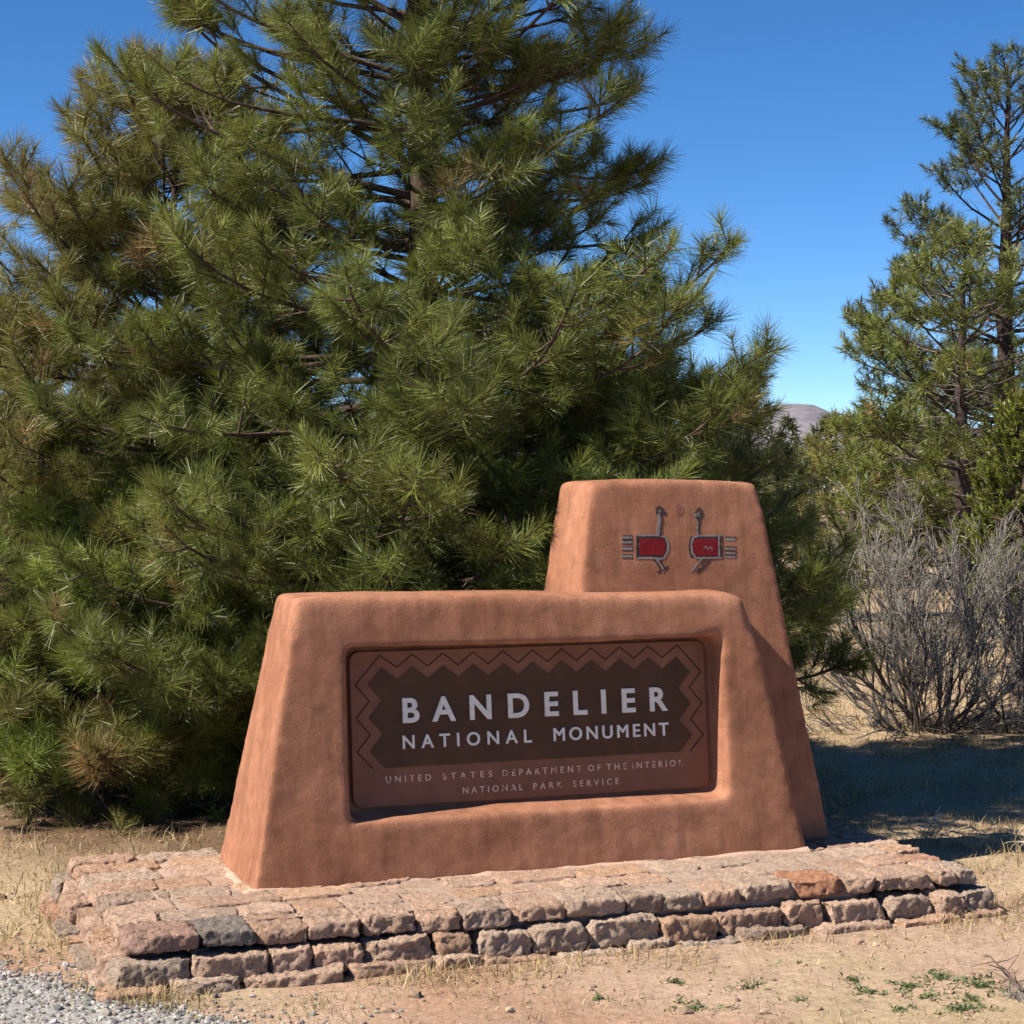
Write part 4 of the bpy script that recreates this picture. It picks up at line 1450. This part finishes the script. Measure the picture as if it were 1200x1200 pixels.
# tall arching dry stems right of the plinth
def grass_clump(name, label, px, py, n, hgt, seed, width=0.12):
    rng = np.random.default_rng(seed)
    gx, gy = px2ground(px, py)
    gz = float(ground_z(np.array([gx]), np.array([gy]))[0])
    acc = Acc()
    for i in range(n):
        a = rng.uniform(0, 6.28); L = hgt * rng.uniform(0.6, 1.2)
        p = np.array([rng.normal(0, width * 0.5), rng.normal(0, width * 0.3), -0.01])
        d = np.array([math.cos(a) * 0.35, math.sin(a) * 0.2, 1.0])
        q = [p]; d = norm(d)
        k = rng.uniform(0.05, 0.30)
        for s in range(10):
            d = norm(d + np.array([math.cos(a) * k, math.sin(a) * k * 0.6, -k * 0.75 * (s / 9)]))
            q.append(q[-1] + d * L / 10)
        c = np.array([0.42, 0.36, 0.24]) * rng.uniform(0.7, 1.2)
        tube(acc, np.array(q), np.linspace(0.0022, 0.0010, 11), 3, c, False)
        if rng.random() < 0.5:
            q = np.array(q)
            tube(acc, q[-4:], [0.002, 0.0042, 0.004, 0.001], 4, np.array([0.50, 0.44, 0.34]), True)
    o = link(name, acc.mesh(name, M_TWIG))
    o.location = (gx, gy, gz)
    tag(o, label, 'grass clump', 'arching grass clumps right of the plinth')
grass_clump('grass_clump', 'arching pale grass clump at the back right corner of the plinth', 1088, 992, 34, 0.22, 1)
grass_clump('grass_clump', 'arching pale grass clump just right of the plinth corner clump', 1135, 996, 24, 0.17, 2)
grass_clump('grass_clump', 'arching pale grass clump nearest the right edge, against the ground shade', 1183, 998, 30, 0.20, 3, 0.16)

# dead twig lying at the lower right
def dead_twig():
    acc = Acc(); rng = np.random.default_rng(3)
    gx, gy = px2ground(1192, 1168)
    gz = float(ground_z(np.array([gx]), np.array([gy]))[0])
    ex, ey = px2ground(1160, 1135)
    main = np.array([(0.04, -0.05, 0.01), (0, 0, 0.045), ((ex - gx) * .35, (ey - gy) * .35, 0.05), ((ex - gx) * .7, (ey - gy) * .7, 0.045), (ex - gx, ey - gy, 0.05)])
    tube(acc, main, [0.006, 0.006, 0.005, 0.004, 0.002], 6, (0.11, 0.075, 0.06))
    for k in range(14):
        i = rng.integers(0, 4); p = main[i] + (main[i + 1] - main[i]) * rng.random()
        q = bez(p, rng.normal(size=3) * [1, 1, 0.5] + [0, 0, 0.3], rng.uniform(0.04, 0.11), 4, rng, 0, 0.25)
        q[:, 2] = np.maximum(q[:, 2], 0.004)
        tube(acc, q, np.linspace(0.003, 0.0012, 5), 4, np.array([0.13, 0.09, 0.07]) * rng.uniform(0.8, 1.5))
    for k in range(60):                                   # grey dead tuft at its foot
        p = np.array([rng.normal(0.01, 0.03), rng.normal(-0.03, 0.03), 0])
        q = bez(p, [rng.normal(0, .7), rng.normal(0, .7), 0.9], rng.uniform(0.03, 0.075), 3, rng, 0, 0.2)
        q[:, 2] = np.maximum(q[:, 2], 0.003)
        tube(acc, q, [0.0022, 0.002, 0.0017, 0.001], 3, np.array([0.30, 0.26, 0.22]) * rng.uniform(0.7, 1.3), False)
    o = link('dead_twig', acc.mesh('dead_twig', M_TWIG)); o.location = (gx, gy, gz)
    tag(o, 'dark dead twig lying on the soil beside the green weeds', 'twig')
dead_twig()

# pale stone chip by the tower's foot
def chip():
    w = loc2world([2.80, 0.42, TOPZ - 0.004])
    acc = Acc()
    stone(acc, 2.80, 0.42, TOPZ - 0.006, 0.05, 0.04, 0.032, 0.010, 55, 0.006, 0.4, (0.75, 0.72, 0.68), 0.006)
    me = acc.mesh('stone_chip', M_STONE)
    me.transform(Matrix.Translation(-Vector(w.tolist())))
    o = link('stone_chip', me); o.location = w.tolist()
    tag(o, 'small white stone chip lying at the right foot of the tall adobe block', 'stone')
chip()
